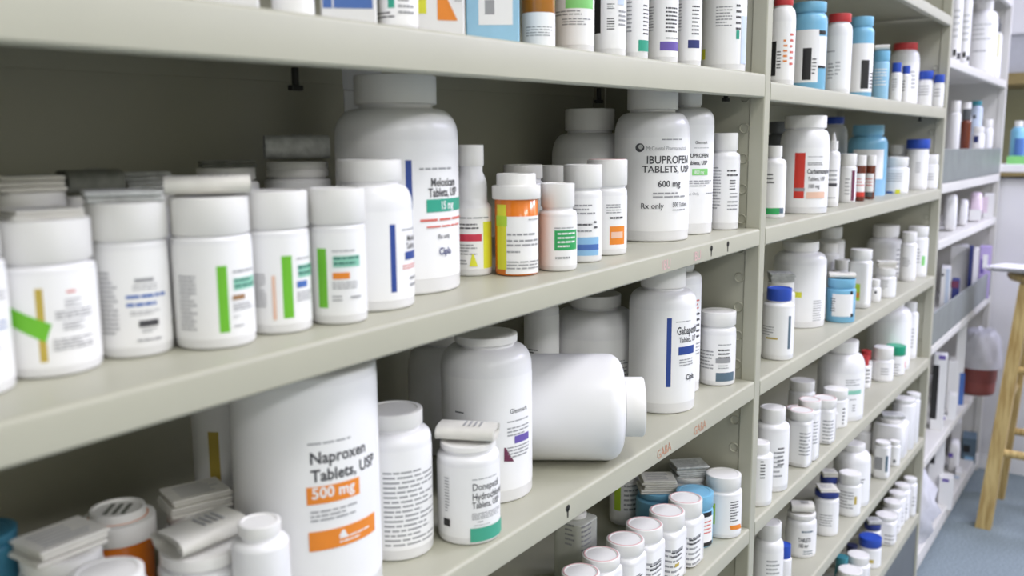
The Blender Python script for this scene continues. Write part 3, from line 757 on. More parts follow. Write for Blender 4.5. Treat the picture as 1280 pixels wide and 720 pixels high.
    {'k': 'b', 'n': 'pill_jar', 'l': 'white jar behind with stacked square leaflet, above the slanted green tape jar', 'c': 'bottle', 'p': [0.3475, 0.175, 1.1895], 'r': 0.0254, 'h': 0.1129, 'hc': 0.1012, 'hs': 0.0979, 'rc': 0.0232, 'th': -2.046, 'cc': 'w', 'bc': 'w', 'leaf': ('stack', 1.0, 0.012, 0.2), 'g': 'leaflet-topped bottles in the back row of the second shelf'},
    {'k': 'b', 'n': 'pill_jar', 'l': 'white jar behind with dark curled leaflet', 'c': 'bottle', 'p': [0.3974, 0.18, 1.19], 'r': 0.0239, 'h': 0.1075, 'hc': 0.0974, 'hs': 0.0939, 'rc': 0.0215, 'th': -2.099, 'cc': 'w', 'bc': 'w', 'leaf': ('roll', 1.0, 0.02, 0.4, 'dkp'), 'g': 'leaflet-topped bottles in the back row of the second shelf'},
    {'k': 'b', 'n': 'pill_jar', 'l': 'white jar behind with flat grey folded leaflet', 'c': 'bottle', 'p': [0.4544, 0.19, 1.1906], 'r': 0.0216, 'h': 0.1053, 'hc': 0.0954, 'hs': 0.0909, 'rc': 0.0203, 'th': -2.153, 'cc': 'w', 'bc': 'w', 'leaf': ('stack', 1.0, 0.018, 0.1, 'greyp'), 'g': 'leaflet-topped bottles in the back row of the second shelf'},
    {'k': 'b', 'n': 'pill_jar', 'l': 'white jar behind with thin dark leaflet edge, left of the crinkled leaflet', 'c': 'bottle', 'p': [0.537, 0.195, 1.1914], 'r': 0.0286, 'h': 0.124, 'hc': 0.1124, 'hs': 0.1083, 'rc': 0.0258, 'th': -2.229, 'cc': 'w', 'bc': 'w', 'leaf': ('stack', 0.95, 0.006, 0.1, 'dkp'), 'g': 'leaflet-topped bottles in the back row of the second shelf'},
    {'k': 'b', 'n': 'pill_jar', 'l': 'white jar behind with bulky crinkled clear-wrapped leaflet', 'c': 'bottle', 'p': [0.6175, 0.19, 1.1922], 'r': 0.0319, 'h': 0.1267, 'hc': 0.1119, 'hs': 0.1074, 'rc': 0.0297, 'th': -2.301, 'cc': 'w', 'bc': 'w', 'leaf': ('roll', 1.02, 0.026, 0.1, 'greyp'), 'g': 'leaflet-topped bottles in the back row of the second shelf', 'x': 'doublecap'},
    {'k': 'x', 'n': 'carton_flap_box', 'l': 'tall white carton behind the tallest second-shelf bottle', 'c': 'box', 'p': [0.7631, 0.24, 1.1937], 'w': 0.0417, 'd': 0.05, 'h': 0.2005, 'th': -2.372, 'bc': 'w', 'P': [], 'x': 'flap'},
    {'k': 'b', 'n': 'pill_bottle', 'l': 'largest white bottle reading Naproxen Tablets 500 mg with orange bands', 'c': 'bottle', 'p': [0.5207, 0.086, 0.9462], 'r': 0.0621, 'h': 0.236, 'hc': 0.214, 'hs': 0.2029, 'rc': 0.043, 'th': -2.297, 'cc': 'w', 'bc': 'w', 'P': [['l', 'grey', 0.013, 0.1491, 0.607, 0.1531, 1], ['t', 'ink', 'Naproxen', 0.028, 0.1347, 0.01, 0.025, 0.92], ['t', 'ink', 'Tablets, USP', 0.038, 0.1198, 0.0101, 0.025, 0.9], ['r', 'orange', -0.025, 0.1006, 0.729, 0.1155], ['t', 'w', '500 mg', 0.038, 0.1055, 0.0095, 0.025, 0.95], ['l', 'grey', 0.014, 0.0847, 0.671, 0.0956, 3], ['r', 'orange', -0.019, 0.0608, 1.04, 0.0774], ['l', 'w', 0.383, 0.0628, 0.88, 0.0697, 2], ['q', 'w', [0.433, 0.0751], [0.457, 0.0747], [0.513, 0.0674], [0.371, 0.0699]]]},
    {'k': 'b', 'n': 'pill_bottle', 'l': 'white bottle with gold stripe shaded behind the Naproxen bottle', 'c': 'bottle', 'p': [0.5359, 0.21, 0.9463], 'r': 0.0345, 'h': 0.1978, 'hc': 0.1772, 'hs': 0.1572, 'rc': 0.0233, 'th': -2.217, 'cc': 'w', 'bc': 'w', 'P': [['r', 'gold', -0.595, 0.0492, -0.297, 0.1272]]},
    {'k': 'b', 'n': 'pill_bottle', 'l': 'white bottle with dense text block right of the Naproxen bottle', 'c': 'bottle', 'p': [0.623, 0.077, 0.9472], 'r': 0.0352, 'h': 0.1397, 'hc': 0.1247, 'hs': 0.1103, 'rc': 0.0274, 'th': -2.395, 'cc': 'w', 'bc': 'w', 'P': [['l', 'grey', -0.332, 0.0138, 1.303, 0.0889, 16]]},
    {'k': 'b', 'n': 'pill_bottle', 'l': 'white bottle with teal foot band and rolled leaflet on its cap', 'c': 'bottle', 'p': [0.6856, 0.0367, 0.9478], 'r': 0.0311, 'h': 0.0983, 'hc': 0.0921, 'hs': 0.0814, 'rc': 0.0275, 'th': -2.477, 'cc': 'w', 'bc': 'w', 'P': [['l', 'grey', 0.107, 0.0658, 1.042, 0.0683, 1], ['t', 'ink', 'Donepezil', 0.105, 0.0562, 0.0073, 0.012, 0.78], ['t', 'ink', 'Hydrochloride', 0.1, 0.0465, 0.0073, 0.012, 0.72], ['t', 'ink', 'Tablets, USP', 0.096, 0.0384, 0.0065, 0.01, 0.72], ['l', 'grey', 0.09, 0.0264, 1.289, 0.0337, 4], ['l', 'ink', 0.264, 0.0233, 0.509, 0.025, 1], ['l', 'grey', 0.135, 0.02, 0.692, 0.0216, 1], ['r', 'teal2', 0.031, 0.0042, 1.535, 0.0182], ['r', 'black', -0.875, 0.0184, -0.629, 0.0259], ['l', 'grey', -0.809, 0.0325, -0.639, 0.0687, 12]], 'leaf': ('roll', 1.05, 0.016, -0.25)},
    {'k': 'b', 'n': 'pill_bottle', 'l': 'large white bottle with small purple box behind the teal-banded bottle', 'c': 'bottle', 'p': [0.7912, 0.0919, 0.9489], 'r': 0.0504, 'h': 0.1801, 'hc': 0.1706, 'hs': 0.1439, 'rc': 0.0346, 'th': -2.499, 'cc': 'w', 'bc': 'w', 'P': [['t', 'ink', 'Glenmark', 0.504, 0.0997, 0.0053, 0.012, 0.9], ['l', 'grey', 0.444, 0.0887, 1.102, 0.0923, 1], ['l', 'grey', 0.442, 0.0735, 1.099, 0.0852, 3], ['r', 'purple', 0.621, 0.0658, 1.097, 0.074], ['l', 'grey', 0.437, 0.0492, 1.093, 0.0636, 4], ['q', 'plum', [0.363, 0.0633], [0.4, 0.0631], [0.595, 0.046], [0.36, 0.0481]], ['l', 'ink', -0.717, 0.0997, -0.505, 0.1033, 1]]},
    {'k': 'b', 'n': 'pill_bottle', 'l': 'white bottle in deep shade behind the dense-text bottle', 'c': 'bottle', 'p': [0.8789, 0.225, 0.9498], 'r': 0.046, 'h': 0.1533, 'hc': 0.1382, 'hs': 0.0984, 'rc': 0.0308, 'th': -2.452, 'cc': 'w', 'bc': 'w'},
    {'k': 'b', 'n': 'pill_bottle', 'l': 'large white bottle standing behind the bottle lying on its side', 'c': 'bottle', 'p': [1.1928, 0.1842, 0.953], 'r': 0.0659, 'h': 0.1558, 'hc': 0.1373, 'hs': 0.0985, 'rc': 0.0392, 'th': -2.627, 'cc': 'w', 'bc': 'w', 'P': [['l', 'grey', 0.329, 0.057, 0.916, 0.0654, 2], ['l', 'grey', 0.331, 0.0377, 0.892, 0.0498, 2], ['l', 'ink', 0.33, 0.0513, 0.805, 0.0537, 1], ['l', 'grey', 0.334, 0.0272, 1.159, 0.0321, 1]]},
    {'k': 'b', 'n': 'pill_bottle', 'l': 'large white bottle with tall blue stripe on the third shelf', 'c': 'bottle', 'p': [1.1889, 0.0695, 0.9529], 'r': 0.048, 'h': 0.2109, 'hc': 0.1771, 'hs': 0.1537, 'rc': 0.0322, 'th': -2.694, 'cc': 'w', 'bc': 'w', 'P': [['r', 'dkblue', 0.129, 0.0399, 0.271, 0.1389], ['l', 'grey', 0.398, 0.1309, 0.944, 0.1343, 1], ['t', 'ink', 'Gabapentin', 0.427, 0.1145, 0.0115, 0.02, 0.62], ['t', 'ink', 'Tablets, USP', 0.512, 0.1028, 0.0081, 0.012, 0.65], ['r', 'dkblue', 0.495, 0.0852, 1.153, 0.0968], ['l', 'grey', 0.53, 0.0678, 1.093, 0.0795, 3], ['t', 'ink', 'Cipla', 0.779, 0.0479, 0.0082, 0.02, 0.8]]},
    {'k': 'b', 'n': 'pill_bottle', 'l': 'tall white bottle with red vertical lettering, tucked behind the blue-striped bottle', 'c': 'bottle', 'p': [1.281, 0.085, 0.9539], 'r': 0.032, 'h': 0.2063, 'hc': 0.1896, 'hs': 0.1741, 'rc': 0.0211, 'th': -2.713, 'cc': 'w', 'bc': 'w', 'P': [['l', 'red', 0.649, 0.1288, 1.138, 0.1461, 3], ['l', 'ink', 0.586, 0.0831, 1.204, 0.1266, 5], ['l', 'grey', 0.617, 0.058, 1.297, 0.0793, 4]]},
    {'k': 'b', 'n': 'pill_bottle', 'l': 'small white bottle with slate blue foot band at third shelf right end', 'c': 'bottle', 'p': [1.3508, 0.0508, 0.9546], 'r': 0.0287, 'h': 0.1165, 'hc': 0.0948, 'hs': 0.0835, 'rc': 0.028, 'th': -2.755, 'cc': 'w', 'bc': 'w', 'P': [['r', 'slate', -0.035, 0.0077, 1.144, 0.0219], ['l', 'grey', -1.081, 0.0254, -0.191, 0.0575, 6], ['l', 'grey', 0.044, 0.0644, 0.811, 0.0682, 1], ['l', 'ink', 0.058, 0.0426, 0.713, 0.0606, 3], ['r', 'grey', -0.06, 0.0375, 0.786, 0.0452], ['l', 'grey', 0.078, 0.0271, 0.866, 0.0348, 2]]},
    {'k': 'b', 'n': 'pill_bottle', 'l': 'pale shaded bottle at the back between purple-boxed and lying bottles', 'c': 'bottle', 'p': [1.0989, 0.22, 0.952], 'r': 0.0258, 'h': 0.1713, 'hc': 0.1561, 'hs': 0.1411, 'rc': 0.0183, 'th': -2.562, 'cc': 'w', 'bc': 'w', 'P': [['l', 'ink', -0.81, 0.0805, -0.229, 0.0888, 2], ['l', 'ink', -0.633, 0.0487, -0.141, 0.0701, 3]]},
    {'k': 'b', 'n': 'pill_jar', 'l': 'dark teal jar at the bottom left picture corner', 'c': 'bottle', 'p': [0.2827, 0.1618, 0.9438], 'r': 0.024, 'h': 0.1234, 'hc': 0.1165, 'hs': 0.1117, 'rc': 0.0242, 'th': -1.978, 'cc': 'navyteal', 'bc': 'navyteal'},
    {'k': 'b', 'n': 'pill_jar', 'l': 'blurred white jar with folded leaflet in the bottom left corner', 'c': 'bottle', 'p': [0.3198, 0.1237, 0.9441], 'r': 0.0282, 'h': 0.1049, 'hc': 0.0949, 'hs': 0.0905, 'rc': 0.0273, 'th': -2.042, 'cc': 'w', 'bc': 'w', 'leaf': ('stack', 1.0, 0.012, 0.5)},
    {'k': 'b', 'n': 'pill_vial', 'l': 'amber vial with printed white cap at bottom left', 'c': 'vial', 'p': [0.3925, 0.17, 0.9449], 'r': 0.0256, 'h': 0.1002, 'hc': 0.0933, 'hs': 0.0761, 'rc': 0.0217, 'th': -2.101, 'cc': 'w', 'bc': 'vial', 'x': 'snapcap,printtop'},
    {'k': 'b', 'n': 'pill_bottle', 'l': 'white bottle topped by square folded leaflet left of the Naproxen bottle', 'c': 'bottle', 'p': [0.4578, 0.155, 0.9455], 'r': 0.0279, 'h': 0.0821, 'hc': 0.0721, 'hs': 0.067, 'rc': 0.0264, 'th': -2.181, 'cc': 'w', 'bc': 'w', 'leaf': ('stack', 1.0, 0.016, 0.3)},
    {'k': 'b', 'n': 'pill_jar', 'l': 'nearest white jar with curled leaflet under the Naproxen bottle', 'c': 'bottle', 'p': [0.4133, 0.09, 0.9451], 'r': 0.0336, 'h': 0.0814, 'hc': 0.0714, 'hs': 0.0657, 'rc': 0.0322, 'th': -2.182, 'cc': 'w', 'bc': 'w', 'leaf': ('roll', 0.95, 0.018, 0.6)},
    {'k': 'b', 'n': 'pill_bottle', 'l': 'white bottle with lilac-tinted cap touching the Naproxen bottle foot', 'c': 'bottle', 'p': [0.4257, 0.035, 0.9452], 'r': 0.0214, 'h': 0.1092, 'hc': 0.0995, 'hs': 0.0906, 'rc': 0.0159, 'th': -2.243, 'cc': 'w', 'bc': 'w'},
    {'k': 'b', 'n': 'pill_jar', 'l': 'white jar whose cap rim just rises above the bottom picture edge', 'c': 'bottle', 'p': [0.314, 0.055, 0.9441], 'r': 0.0255, 'h': 0.1095, 'hc': 0.0995, 'hs': 0.096, 'rc': 0.0234, 'th': -2.086, 'cc': 'w', 'bc': 'w'},
    {'k': 'b', 'n': 'pill_bottle', 'l': 'square white bottle with pink-ringed cap, nearest in the row on the fourth shelf', 'c': 'bottle', 'p': [0.9327, 0.0533, 0.7011], 'r': 0.0269, 'h': 0.1001, 'hc': 0.0898, 'hs': 0.0806, 'rc': 0.0243, 'th': -2.606, 'cc': 'w', 'bc': 'w', 'sq': 1, 'P': [['l', 'grey', -0.127, 0.0264, 1.266, 0.067, 6], ['l', 'ink', 0.317, 0.0525, 1.253, 0.0632, 2]], 'g': 'row of square white bottles with pink-ringed caps', 'x': 'ring'},
    {'k': 'b', 'n': 'pill_bottle', 'l': 'square white bottle with pink-ringed cap, second in the row on the fourth shelf', 'c': 'bottle', 'p': [0.9889, 0.0555, 0.7017], 'r': 0.0275, 'h': 0.1002, 'hc': 0.088, 'hs': 0.0784, 'rc': 0.0248, 'th': -2.63, 'cc': 'w', 'bc': 'w', 'sq': 1, 'P': [['l', 'grey', -0.109, 0.0223, 1.261, 0.0645, 6], ['l', 'ink', 0.303, 0.0496, 1.243, 0.0608, 2]], 'g': 'row of square white bottles with pink-ringed caps', 'x': 'ring'},
    {'k': 'b', 'n': 'pill_bottle', 'l': 'square white bottle with pink-ringed cap, third in the row on the fourth shelf', 'c': 'bottle', 'p': [1.0482, 0.0514, 0.7023], 'r': 0.0285, 'h': 0.1, 'hc': 0.0842, 'hs': 0.0742, 'rc': 0.0257, 'th': -2.657, 'cc': 'w', 'bc': 'w', 'sq': 1, 'P': [['l', 'grey', -0.107, 0.0162, 1.255, 0.0599, 6], ['l', 'ink', 0.302, 0.0447, 1.231, 0.0562, 2]], 'g': 'row of square white bottles with pink-ringed caps', 'x': 'ring'},
    {'k': 'b', 'n': 'pill_bottle', 'l': 'square white bottle with pink-ringed cap, fourth in the row on the fourth shelf', 'c': 'bottle', 'p': [1.1055, 0.0518, 0.7029], 'r': 0.0291, 'h': 0.1, 'hc': 0.0811, 'hs': 0.0707, 'rc': 0.0261, 'th': -2.679, 'cc': 'w', 'bc': 'w', 'sq': 1, 'P': [['l', 'grey', -0.088, 0.0108, 1.247, 0.0561, 6], ['l', 'ink', 0.287, 0.0405, 1.218, 0.0525, 2]], 'g': 'row of square white bottles with pink-ringed caps', 'x': 'ring'},
    {'k': 'b', 'n': 'pill_bottle', 'l': 'square white bottle with pink-ringed cap, fifth in the row on the fourth shelf', 'c': 'bottle', 'p': [1.1649, 0.0453, 0.7035], 'r': 0.0289, 'h': 0.1003, 'hc': 0.0789, 'hs': 0.0681, 'rc': 0.0258, 'th': -2.704, 'cc': 'w', 'bc': 'w', 'sq': 1, 'P': [['l', 'grey', -0.05, 0.0063, 1.236, 0.0531, 6], ['l', 'ink', 0.257, 0.0374, 1.202, 0.0497, 2], ['r', 'gold', 0.437, 0.0254, 0.777, 0.0303]], 'g': 'row of square white bottles with pink-ringed caps', 'x': 'ring'},
    {'k': 'b', 'n': 'pill_bottle', 'l': 'square white bottle with pink-ringed cap, sixth and farthest in the row on the fourth shelf', 'c': 'bottle', 'p': [1.2221, 0.0421, 0.7041], 'r': 0.0286, 'h': 0.1006, 'hc': 0.078, 'hs': 0.0668, 'rc': 0.0255, 'th': -2.724, 'cc': 'w', 'bc': 'w', 'sq': 1, 'P': [['l', 'grey', -0.01, 0.0031, 1.226, 0.0514, 6], ['l', 'ink', 0.226, 0.0356, 1.187, 0.0483, 2]], 'g': 'row of square white bottles with pink-ringed caps', 'x': 'ring'},
    {'k': 'b', 'n': 'pill_bottle', 'l': 'squat translucent square bottle behind the pink-ringed row', 'c': 'bottle', 'p': [1.0811, 0.15, 0.7026], 'r': 0.0298, 'h': 0.1047, 'hc': 0.0972, 'hs': 0.0932, 'rc': 0.0158, 'th': -2.6, 'cc': 'w', 'bc': 'clear', 'sq': 1, 'P': [['l', 'grey', -0.638, 0.0601, -0.059, 0.0963, 5], ['l', 'grey', 0.25, 0.0531, 1.048, 0.0955, 6]]},
    {'k': 'b', 'n': 'pill_bottle', 'l': 'white bottle with yellow-green label in shade at the back of the fourth shelf', 'c': 'bottle', 'p': [1.3045, 0.1865, 0.7049], 'r': 0.027, 'h': 0.0869, 'hc': 0.0769, 'hs': 0.0697, 'rc': 0.0242, 'th': -2.657, 'cc': 'w', 'bc': 'w', 'P': [['r', 'lime', -0.763, 0.026, -0.303, 0.0691], ['l', 'grey', -0.103, 0.0248, 1.067, 0.0735, 6]]},
    {'k': 'b', 'n': 'pill_jar', 'l': 'light blue jar with stacked leaflets in the fourth shelf back row', 'c': 'bottle', 'p': [1.2937, 0.1236, 0.7048], 'r': 0.0341, 'h': 0.0723, 'hc': 0.0635, 'hs': 0.0568, 'rc': 0.0307, 'th': -2.698, 'cc': 'blue3', 'bc': 'blue3', 'leaf': ('stack', 0.95, 0.022, 0.2)},
    {'k': 'b', 'n': 'pill_bottle', 'l': 'white jar with thick grey leaflet beside the blue-capped bottle', 'c': 'bottle', 'p': [1.3502, 0.0932, 0.7054], 'r': 0.0293, 'h': 0.0861, 'hc': 0.0791, 'hs': 0.0715, 'rc': 0.0278, 'th': -2.734, 'cc': 'w', 'bc': 'w', 'leaf': ('stack', 1.0, 0.02, 0.35, 'greyp')},
    {'k': 'b', 'n': 'pill_bottle', 'l': 'bright blue bottle with black label bands on the fourth shelf', 'c': 'bottle', 'p': [1.291, 0.0569, 0.7048], 'r': 0.0294, 'h': 0.0853, 'hc': 0.0631, 'hs': 0.0526, 'rc': 0.0292, 'th': -2.732, 'cc': 'blue3', 'bc': 'blue3', 'P': [['r', 'black', 0.401, 0.0512, 1.11, 0.0592], ['r', 'paper', 0.334, 0.006, 1.249, 0.0514], ['l', 'red', 0.466, 0.0219, 1.058, 0.0459, 4], ['r', 'black', 0.444, 0.0031, 1.223, 0.0098]]},
    {'k': 'b', 'n': 'pill_bottle', 'l': 'white bottle with lime sticker, barcode and orange dot, fourth shelf right end', 'c': 'bottle', 'p': [1.3497, 0.0333, 0.7054], 'r': 0.0298, 'h': 0.1007, 'hc': 0.0796, 'hs': 0.0724, 'rc': 0.0278, 'th': -2.773, 'cc': 'w', 'bc': 'w', 'P': [['r', 'lime', -0.85, 0.0232, -0.382, 0.0579], ['l', 'ink', 0.424, 0.0272, 0.978, 0.0636, 8], ['q', 'orange', [0.405, 0.023], [1.213, 0.0214], [1.428, 0.0121], [0.458, 0.0161]]]},
    {'k': 'b', 'n': 'pill_bottle', 'l': 'red-capped white bottle with black bar nearest the post on the middle bay top shelf', 'c': 'bottle', 'p': [1.5718, 0.04, 1.4259], 'r': 0.021, 'h': 0.1454, 'hc': 0.1338, 'hs': 0.1098, 'rc': 0.0156, 'th': -2.811, 'cc': 'redcap', 'bc': 'w', 'P': [['r', 'black', -1.036, 0.0178, -0.453, 0.0747], ['l', 'ink', -0.381, 0.0279, -0.063, 0.0594, 6], ['l', 'orange', 0.096, 0.0368, 0.414, 0.0786, 5], ['l', 'red', 0.622, 0.0318, 0.979, 0.0891, 6]]},
    {'k': 'b', 'n': 'pill_bottle', 'l': 'large sky blue bottle with black panel on the middle bay top shelf', 'c': 'bottle', 'p': [1.7447, 0.05, 1.4255], 'r': 0.0326, 'h': 0.1598, 'hc': 0.1416, 'hs': 0.1216, 'rc': 0.0298, 'th': -2.836, 'cc': 'blue3', 'bc': 'blue3', 'P': [['r', 'paper', -0.884, 0.0152, 0.593, 0.1092], ['r', 'black', -0.282, 0.0194, 0.194, 0.0766], ['r', 'paper', 0.581, 0.0425, 1.324, 0.0978], ['r', 'black', 0.578, 0.1006, 1.101, 0.1076], ['r', 'black', 0.572, 0.0409, 1.202, 0.0452], ['l', 'ink', 0.244, 0.0278, 0.472, 0.0592, 5]]},
    {'k': 'b', 'n': 'pill_bottle', 'l': 'red-capped white bottle between two sky blue bottles on the middle bay top shelf', 'c': 'bottle', 'p': [1.9226, 0.045, 1.4251], 'r': 0.0249, 'h': 0.1589, 'hc': 0.1421, 'hs': 0.1188, 'rc': 0.0218, 'th': -2.865, 'cc': 'redcap', 'bc': 'w', 'P': [['l', 'grey', -0.818, 0.0296, -0.307, 0.064, 5], ['l', 'grey', -0.192, 0.0368, 0.172, 0.0664, 4], ['l', 'grey', -1.036, 0.0825, -0.13, 0.0872, 1]]},
    {'k': 'b', 'n': 'pill_bottle', 'l': 'smaller sky blue bottle with black panel on the middle bay top shelf', 'c': 'bottle', 'p': [2.0733, 0.042, 1.4248], 'r': 0.0265, 'h': 0.1684, 'hc': 0.1488, 'hs': 0.1322, 'rc': 0.024, 'th': -2.886, 'cc': 'blue3', 'bc': 'blue3', 'P': [['r', 'paper', -0.842, 0.0117, 1.422, 0.1126], ['r', 'black', 0.125, 0.0183, 0.81, 0.0779], ['l', 'ink', 0.945, 0.017, 1.483, 0.0534, 5]]},
    {'k': 'b', 'n': 'pill_bottle', 'l': 'slim light blue bottle with white leaflet on its cap on the middle bay top shelf', 'c': 'bottle', 'p': [2.2311, 0.035, 1.4244], 'r': 0.0174, 'h': 0.1105, 'hc': 0.0876, 'hs': 0.0824, 'rc': 0.0173, 'th': -2.906, 'cc': 'blue3', 'bc': 'sky', 'P': [['l', 'w', -0.898, 0.0311, 0.744, 0.0719, 6]], 'leaf': ('roll', 0.9, 0.014, 0.0)},
    {'k': 'b', 'n': 'pill_bottle', 'l': 'tiny white bottle with navy cap beside the slim light blue bottle', 'c': 'bottle', 'p': [2.3576, 0.03, 1.4241], 'r': 0.0134, 'h': 0.0929, 'hc': 0.0707, 'hs': 0.0649, 'rc': 0.0105, 'th': -2.92, 'cc': 'bluecap', 'bc': 'w', 'P': [['l', 'grey', -0.683, 0.0259, 0.158, 0.0558, 5]]},
    {'k': 'b', 'n': 'pill_bottle', 'l': 'tiny navy-capped white bottle in front of the farther red-capped bottle', 'c': 'bottle', 'p': [2.4592, 0.03, 1.4239], 'r': 0.0119, 'h': 0.0922, 'hc': 0.073, 'hs': 0.067, 'rc': 0.0089, 'th': -2.929, 'cc': 'bluecap', 'bc': 'w', 'P': [['l', 'ink', -0.629, 0.0285, -0.13, 0.0576, 4]]},
    {'k': 'b', 'n': 'pill_bottle', 'l': 'farthest red-capped white bottle on the middle bay top shelf', 'c': 'bottle', 'p': [2.7705, 0.1025, 1.4232], 'r': 0.0381, 'h': 0.1771, 'hc': 0.1578, 'hs': 0.1273, 'rc': 0.0314, 'th': -2.932, 'cc': 'redcap', 'bc': 'w', 'P': [['l', 'grey', 0.353, 0.0493, 0.885, 0.1011, 5]]},
    {'k': 'b', 'n': 'pill_bottle', 'l': 'small blue-capped white bottle second from the far post on the middle bay top shelf', 'c': 'bottle', 'p': [2.7984, 0.0505, 1.4231], 'r': 0.0201, 'h': 0.101, 'hc': 0.0773, 'hs': 0.0707, 'rc': 0.0189, 'th': -2.951, 'cc': 'bluecap', 'bc': 'w', 'P': [['l', 'grey', -0.942, 0.0318, 0.525, 0.0622, 4]]},
    {'k': 'b', 'n': 'pill_bottle', 'l': 'small blue-capped white bottle next to the far post on the middle bay top shelf', 'c': 'bottle', 'p': [2.8051, 0.0169, 1.4231], 'r': 0.0134, 'h': 0.0897, 'hc': 0.0681, 'hs': 0.0617, 'rc': 0.0133, 'th': -2.961, 'cc': 'bluecap', 'bc': 'w', 'P': [['l', 'grey', -0.878, 0.0271, 0.29, 0.0532, 3]]},
    {'k': 'b', 'n': 'pill_bottle', 'l': 'white bottle with green foot band half hidden by the near post', 'c': 'bottle', 'p': [1.601, 0.0567, 1.2002], 'r': 0.0213, 'h': 0.1267, 'hc': 0.1074, 'hs': 0.0937, 'rc': 0.0135, 'th': -2.807, 'cc': 'w', 'bc': 'w', 'P': [['r', 'green2', -0.561, 0.0071, 0.583, 0.0183], ['r', 'slate', 0.582, 0.0082, 1.056, 0.0181], ['l', 'ink', -0.595, 0.0589, 0.201, 0.0798, 3]]},
    {'k': 'b', 'n': 'pill_bottle', 'l': 'white bottle with crumpled leaflet left of the red-striped bottle', 'c': 'bottle', 'p': [1.8156, 0.105, 1.1997], 'r': 0.0176, 'h': 0.0927, 'hc': 0.0683, 'hs': 0.0574, 'rc': 0.0152, 'th': -2.82, 'cc': 'w', 'bc': 'w', 'P': [['l', 'grey', -0.0, 0.0005, 0.262, 0.0417, 6], ['l', 'ink', -0.681, 0.0257, -0.287, 0.0383, 2]], 'leaf': ('roll', 1.0, 0.016, 0.3, 'greyp')},
    {'k': 'b', 'n': 'pill_bottle', 'l': 'large white bottle with broad red stripe reading Carbamazepine', 'c': 'bottle', 'p': [1.743, 0.0482, 1.1999], 'r': 0.0447, 'h': 0.1813, 'hc': 0.1582, 'hs': 0.1263, 'rc': 0.0379, 'th': -2.839, 'cc': 'w', 'bc': 'w', 'P': [['r', 'redbox', -0.374, 0.0295, 0.045, 0.1132], ['r', 'grey', -0.35, 0.0428, 0.069, 0.0487], ['l', 'grey', 0.139, 0.1043, 0.827, 0.1072, 1], ['l', 'ink', 0.152, 0.0897, 0.847, 0.0956, 2], ['t', 'ink', 'Carbamazepine', 0.128, 0.0752, 0.0088, 0.02, 0.7], ['t', 'ink', 'Tablets, USP', 0.174, 0.062, 0.0073, 0.008, 0.7], ['t', 'ink', '100 mg', 0.186, 0.0488, 0.0073, 0.01, 0.75], ['r', 'peach', 0.142, 0.0295, 0.996, 0.0413]]},
    {'k': 'b', 'n': 'pill_bottle', 'l': 'dark grey bottle in the shade behind the red-striped bottle', 'c': 'bottle', 'p': [2.0297, 0.2, 1.1992], 'r': 0.0233, 'h': 0.178, 'hc': 0.1537, 'hs': 0.1397, 'rc': 0.018, 'th': -2.809, 'cc': 'dkgrey', 'bc': 'dkgrey'},
    {'k': 'b', 'n': 'pill_bottle', 'l': 'navy-capped grey bottle in the back row on the middle bay second shelf', 'c': 'bottle', 'p': [2.4696, 0.2, 1.1982], 'r': 0.0325, 'h': 0.1975, 'hc': 0.1791, 'hs': 0.1443, 'rc': 0.0221, 'th': -2.865, 'cc': 'bluecap', 'bc': 'w'},
    {'k': 'b', 'n': 'dropper_bottle', 'l': 'white dropper bottle with pointed nozzle right of the red-striped bottle', 'c': 'bottle', 'p': [1.9347, 0.05, 1.1994], 'r': 0.0149, 'h': 0.1351, 'hc': 0.1173, 'hs': 0.1028, 'rc': 0.0099, 'th': -2.865, 'cc': 'w', 'bc': 'w', 'P': [['l', 'grey', -0.535, 0.0508, 0.691, 0.0785, 3], ['r', 'ink', -0.471, 0.0426, 0.769, 0.0491], ['l', 'grey', -0.383, 0.0164, 0.604, 0.0213, 1]], 'x': 'nozzle'},
    {'k': 'b', 'n': 'pill_bottle', 'l': 'small white bottle with dark red side line on the middle bay second shelf', 'c': 'bottle', 'p': [2.0889, 0.06, 1.1991], 'r': 0.0186, 'h': 0.1071, 'hc': 0.0816, 'hs': 0.0764, 'rc': 0.0177, 'th': -2.88, 'cc': 'w', 'bc': 'w', 'P': [['r', 'plum', 0.484, 0.0047, 0.963, 0.0711], ['l', 'grey', -0.24, 0.0154, 0.299, 0.0555, 5]]},
    {'k': 'b', 'n': 'pill_vial', 'l': 'brown vial with red label panel, left of its twin', 'c': 'vial', 'p': [2.1491, 0.048, 1.1989], 'r': 0.0118, 'h': 0.1029, 'hc': 0.0802, 'hs': 0.0766, 'rc': 0.0117, 'th': -2.892, 'cc': 'w', 'bc': 'brownv', 'P': [['r', 'paper', -1.021, 0.0213, 1.022, 0.0624], ['l', 'red', -0.792, 0.0321, 0.803, 0.0535, 3], ['r', 'redbox', -0.842, 0.0106, 0.984, 0.0213]]},
    {'k': 'b', 'n': 'pill_vial', 'l': 'brown vial with grey label foot, right of its twin', 'c': 'vial', 'p': [2.2377, 0.048, 1.1987], 'r': 0.0112, 'h': 0.1018, 'hc': 0.0782, 'hs': 0.0746, 'rc': 0.0112, 'th': -2.901, 'cc': 'w', 'bc': 'brownv', 'P': [['r', 'paper', -1.419, 0.0173, 0.778, 0.0598], ['l', 'red', -1.015, 0.0284, 0.399, 0.0506, 3], ['r', 'dkgrey', -0.812, 0.0061, 0.539, 0.0172]]},
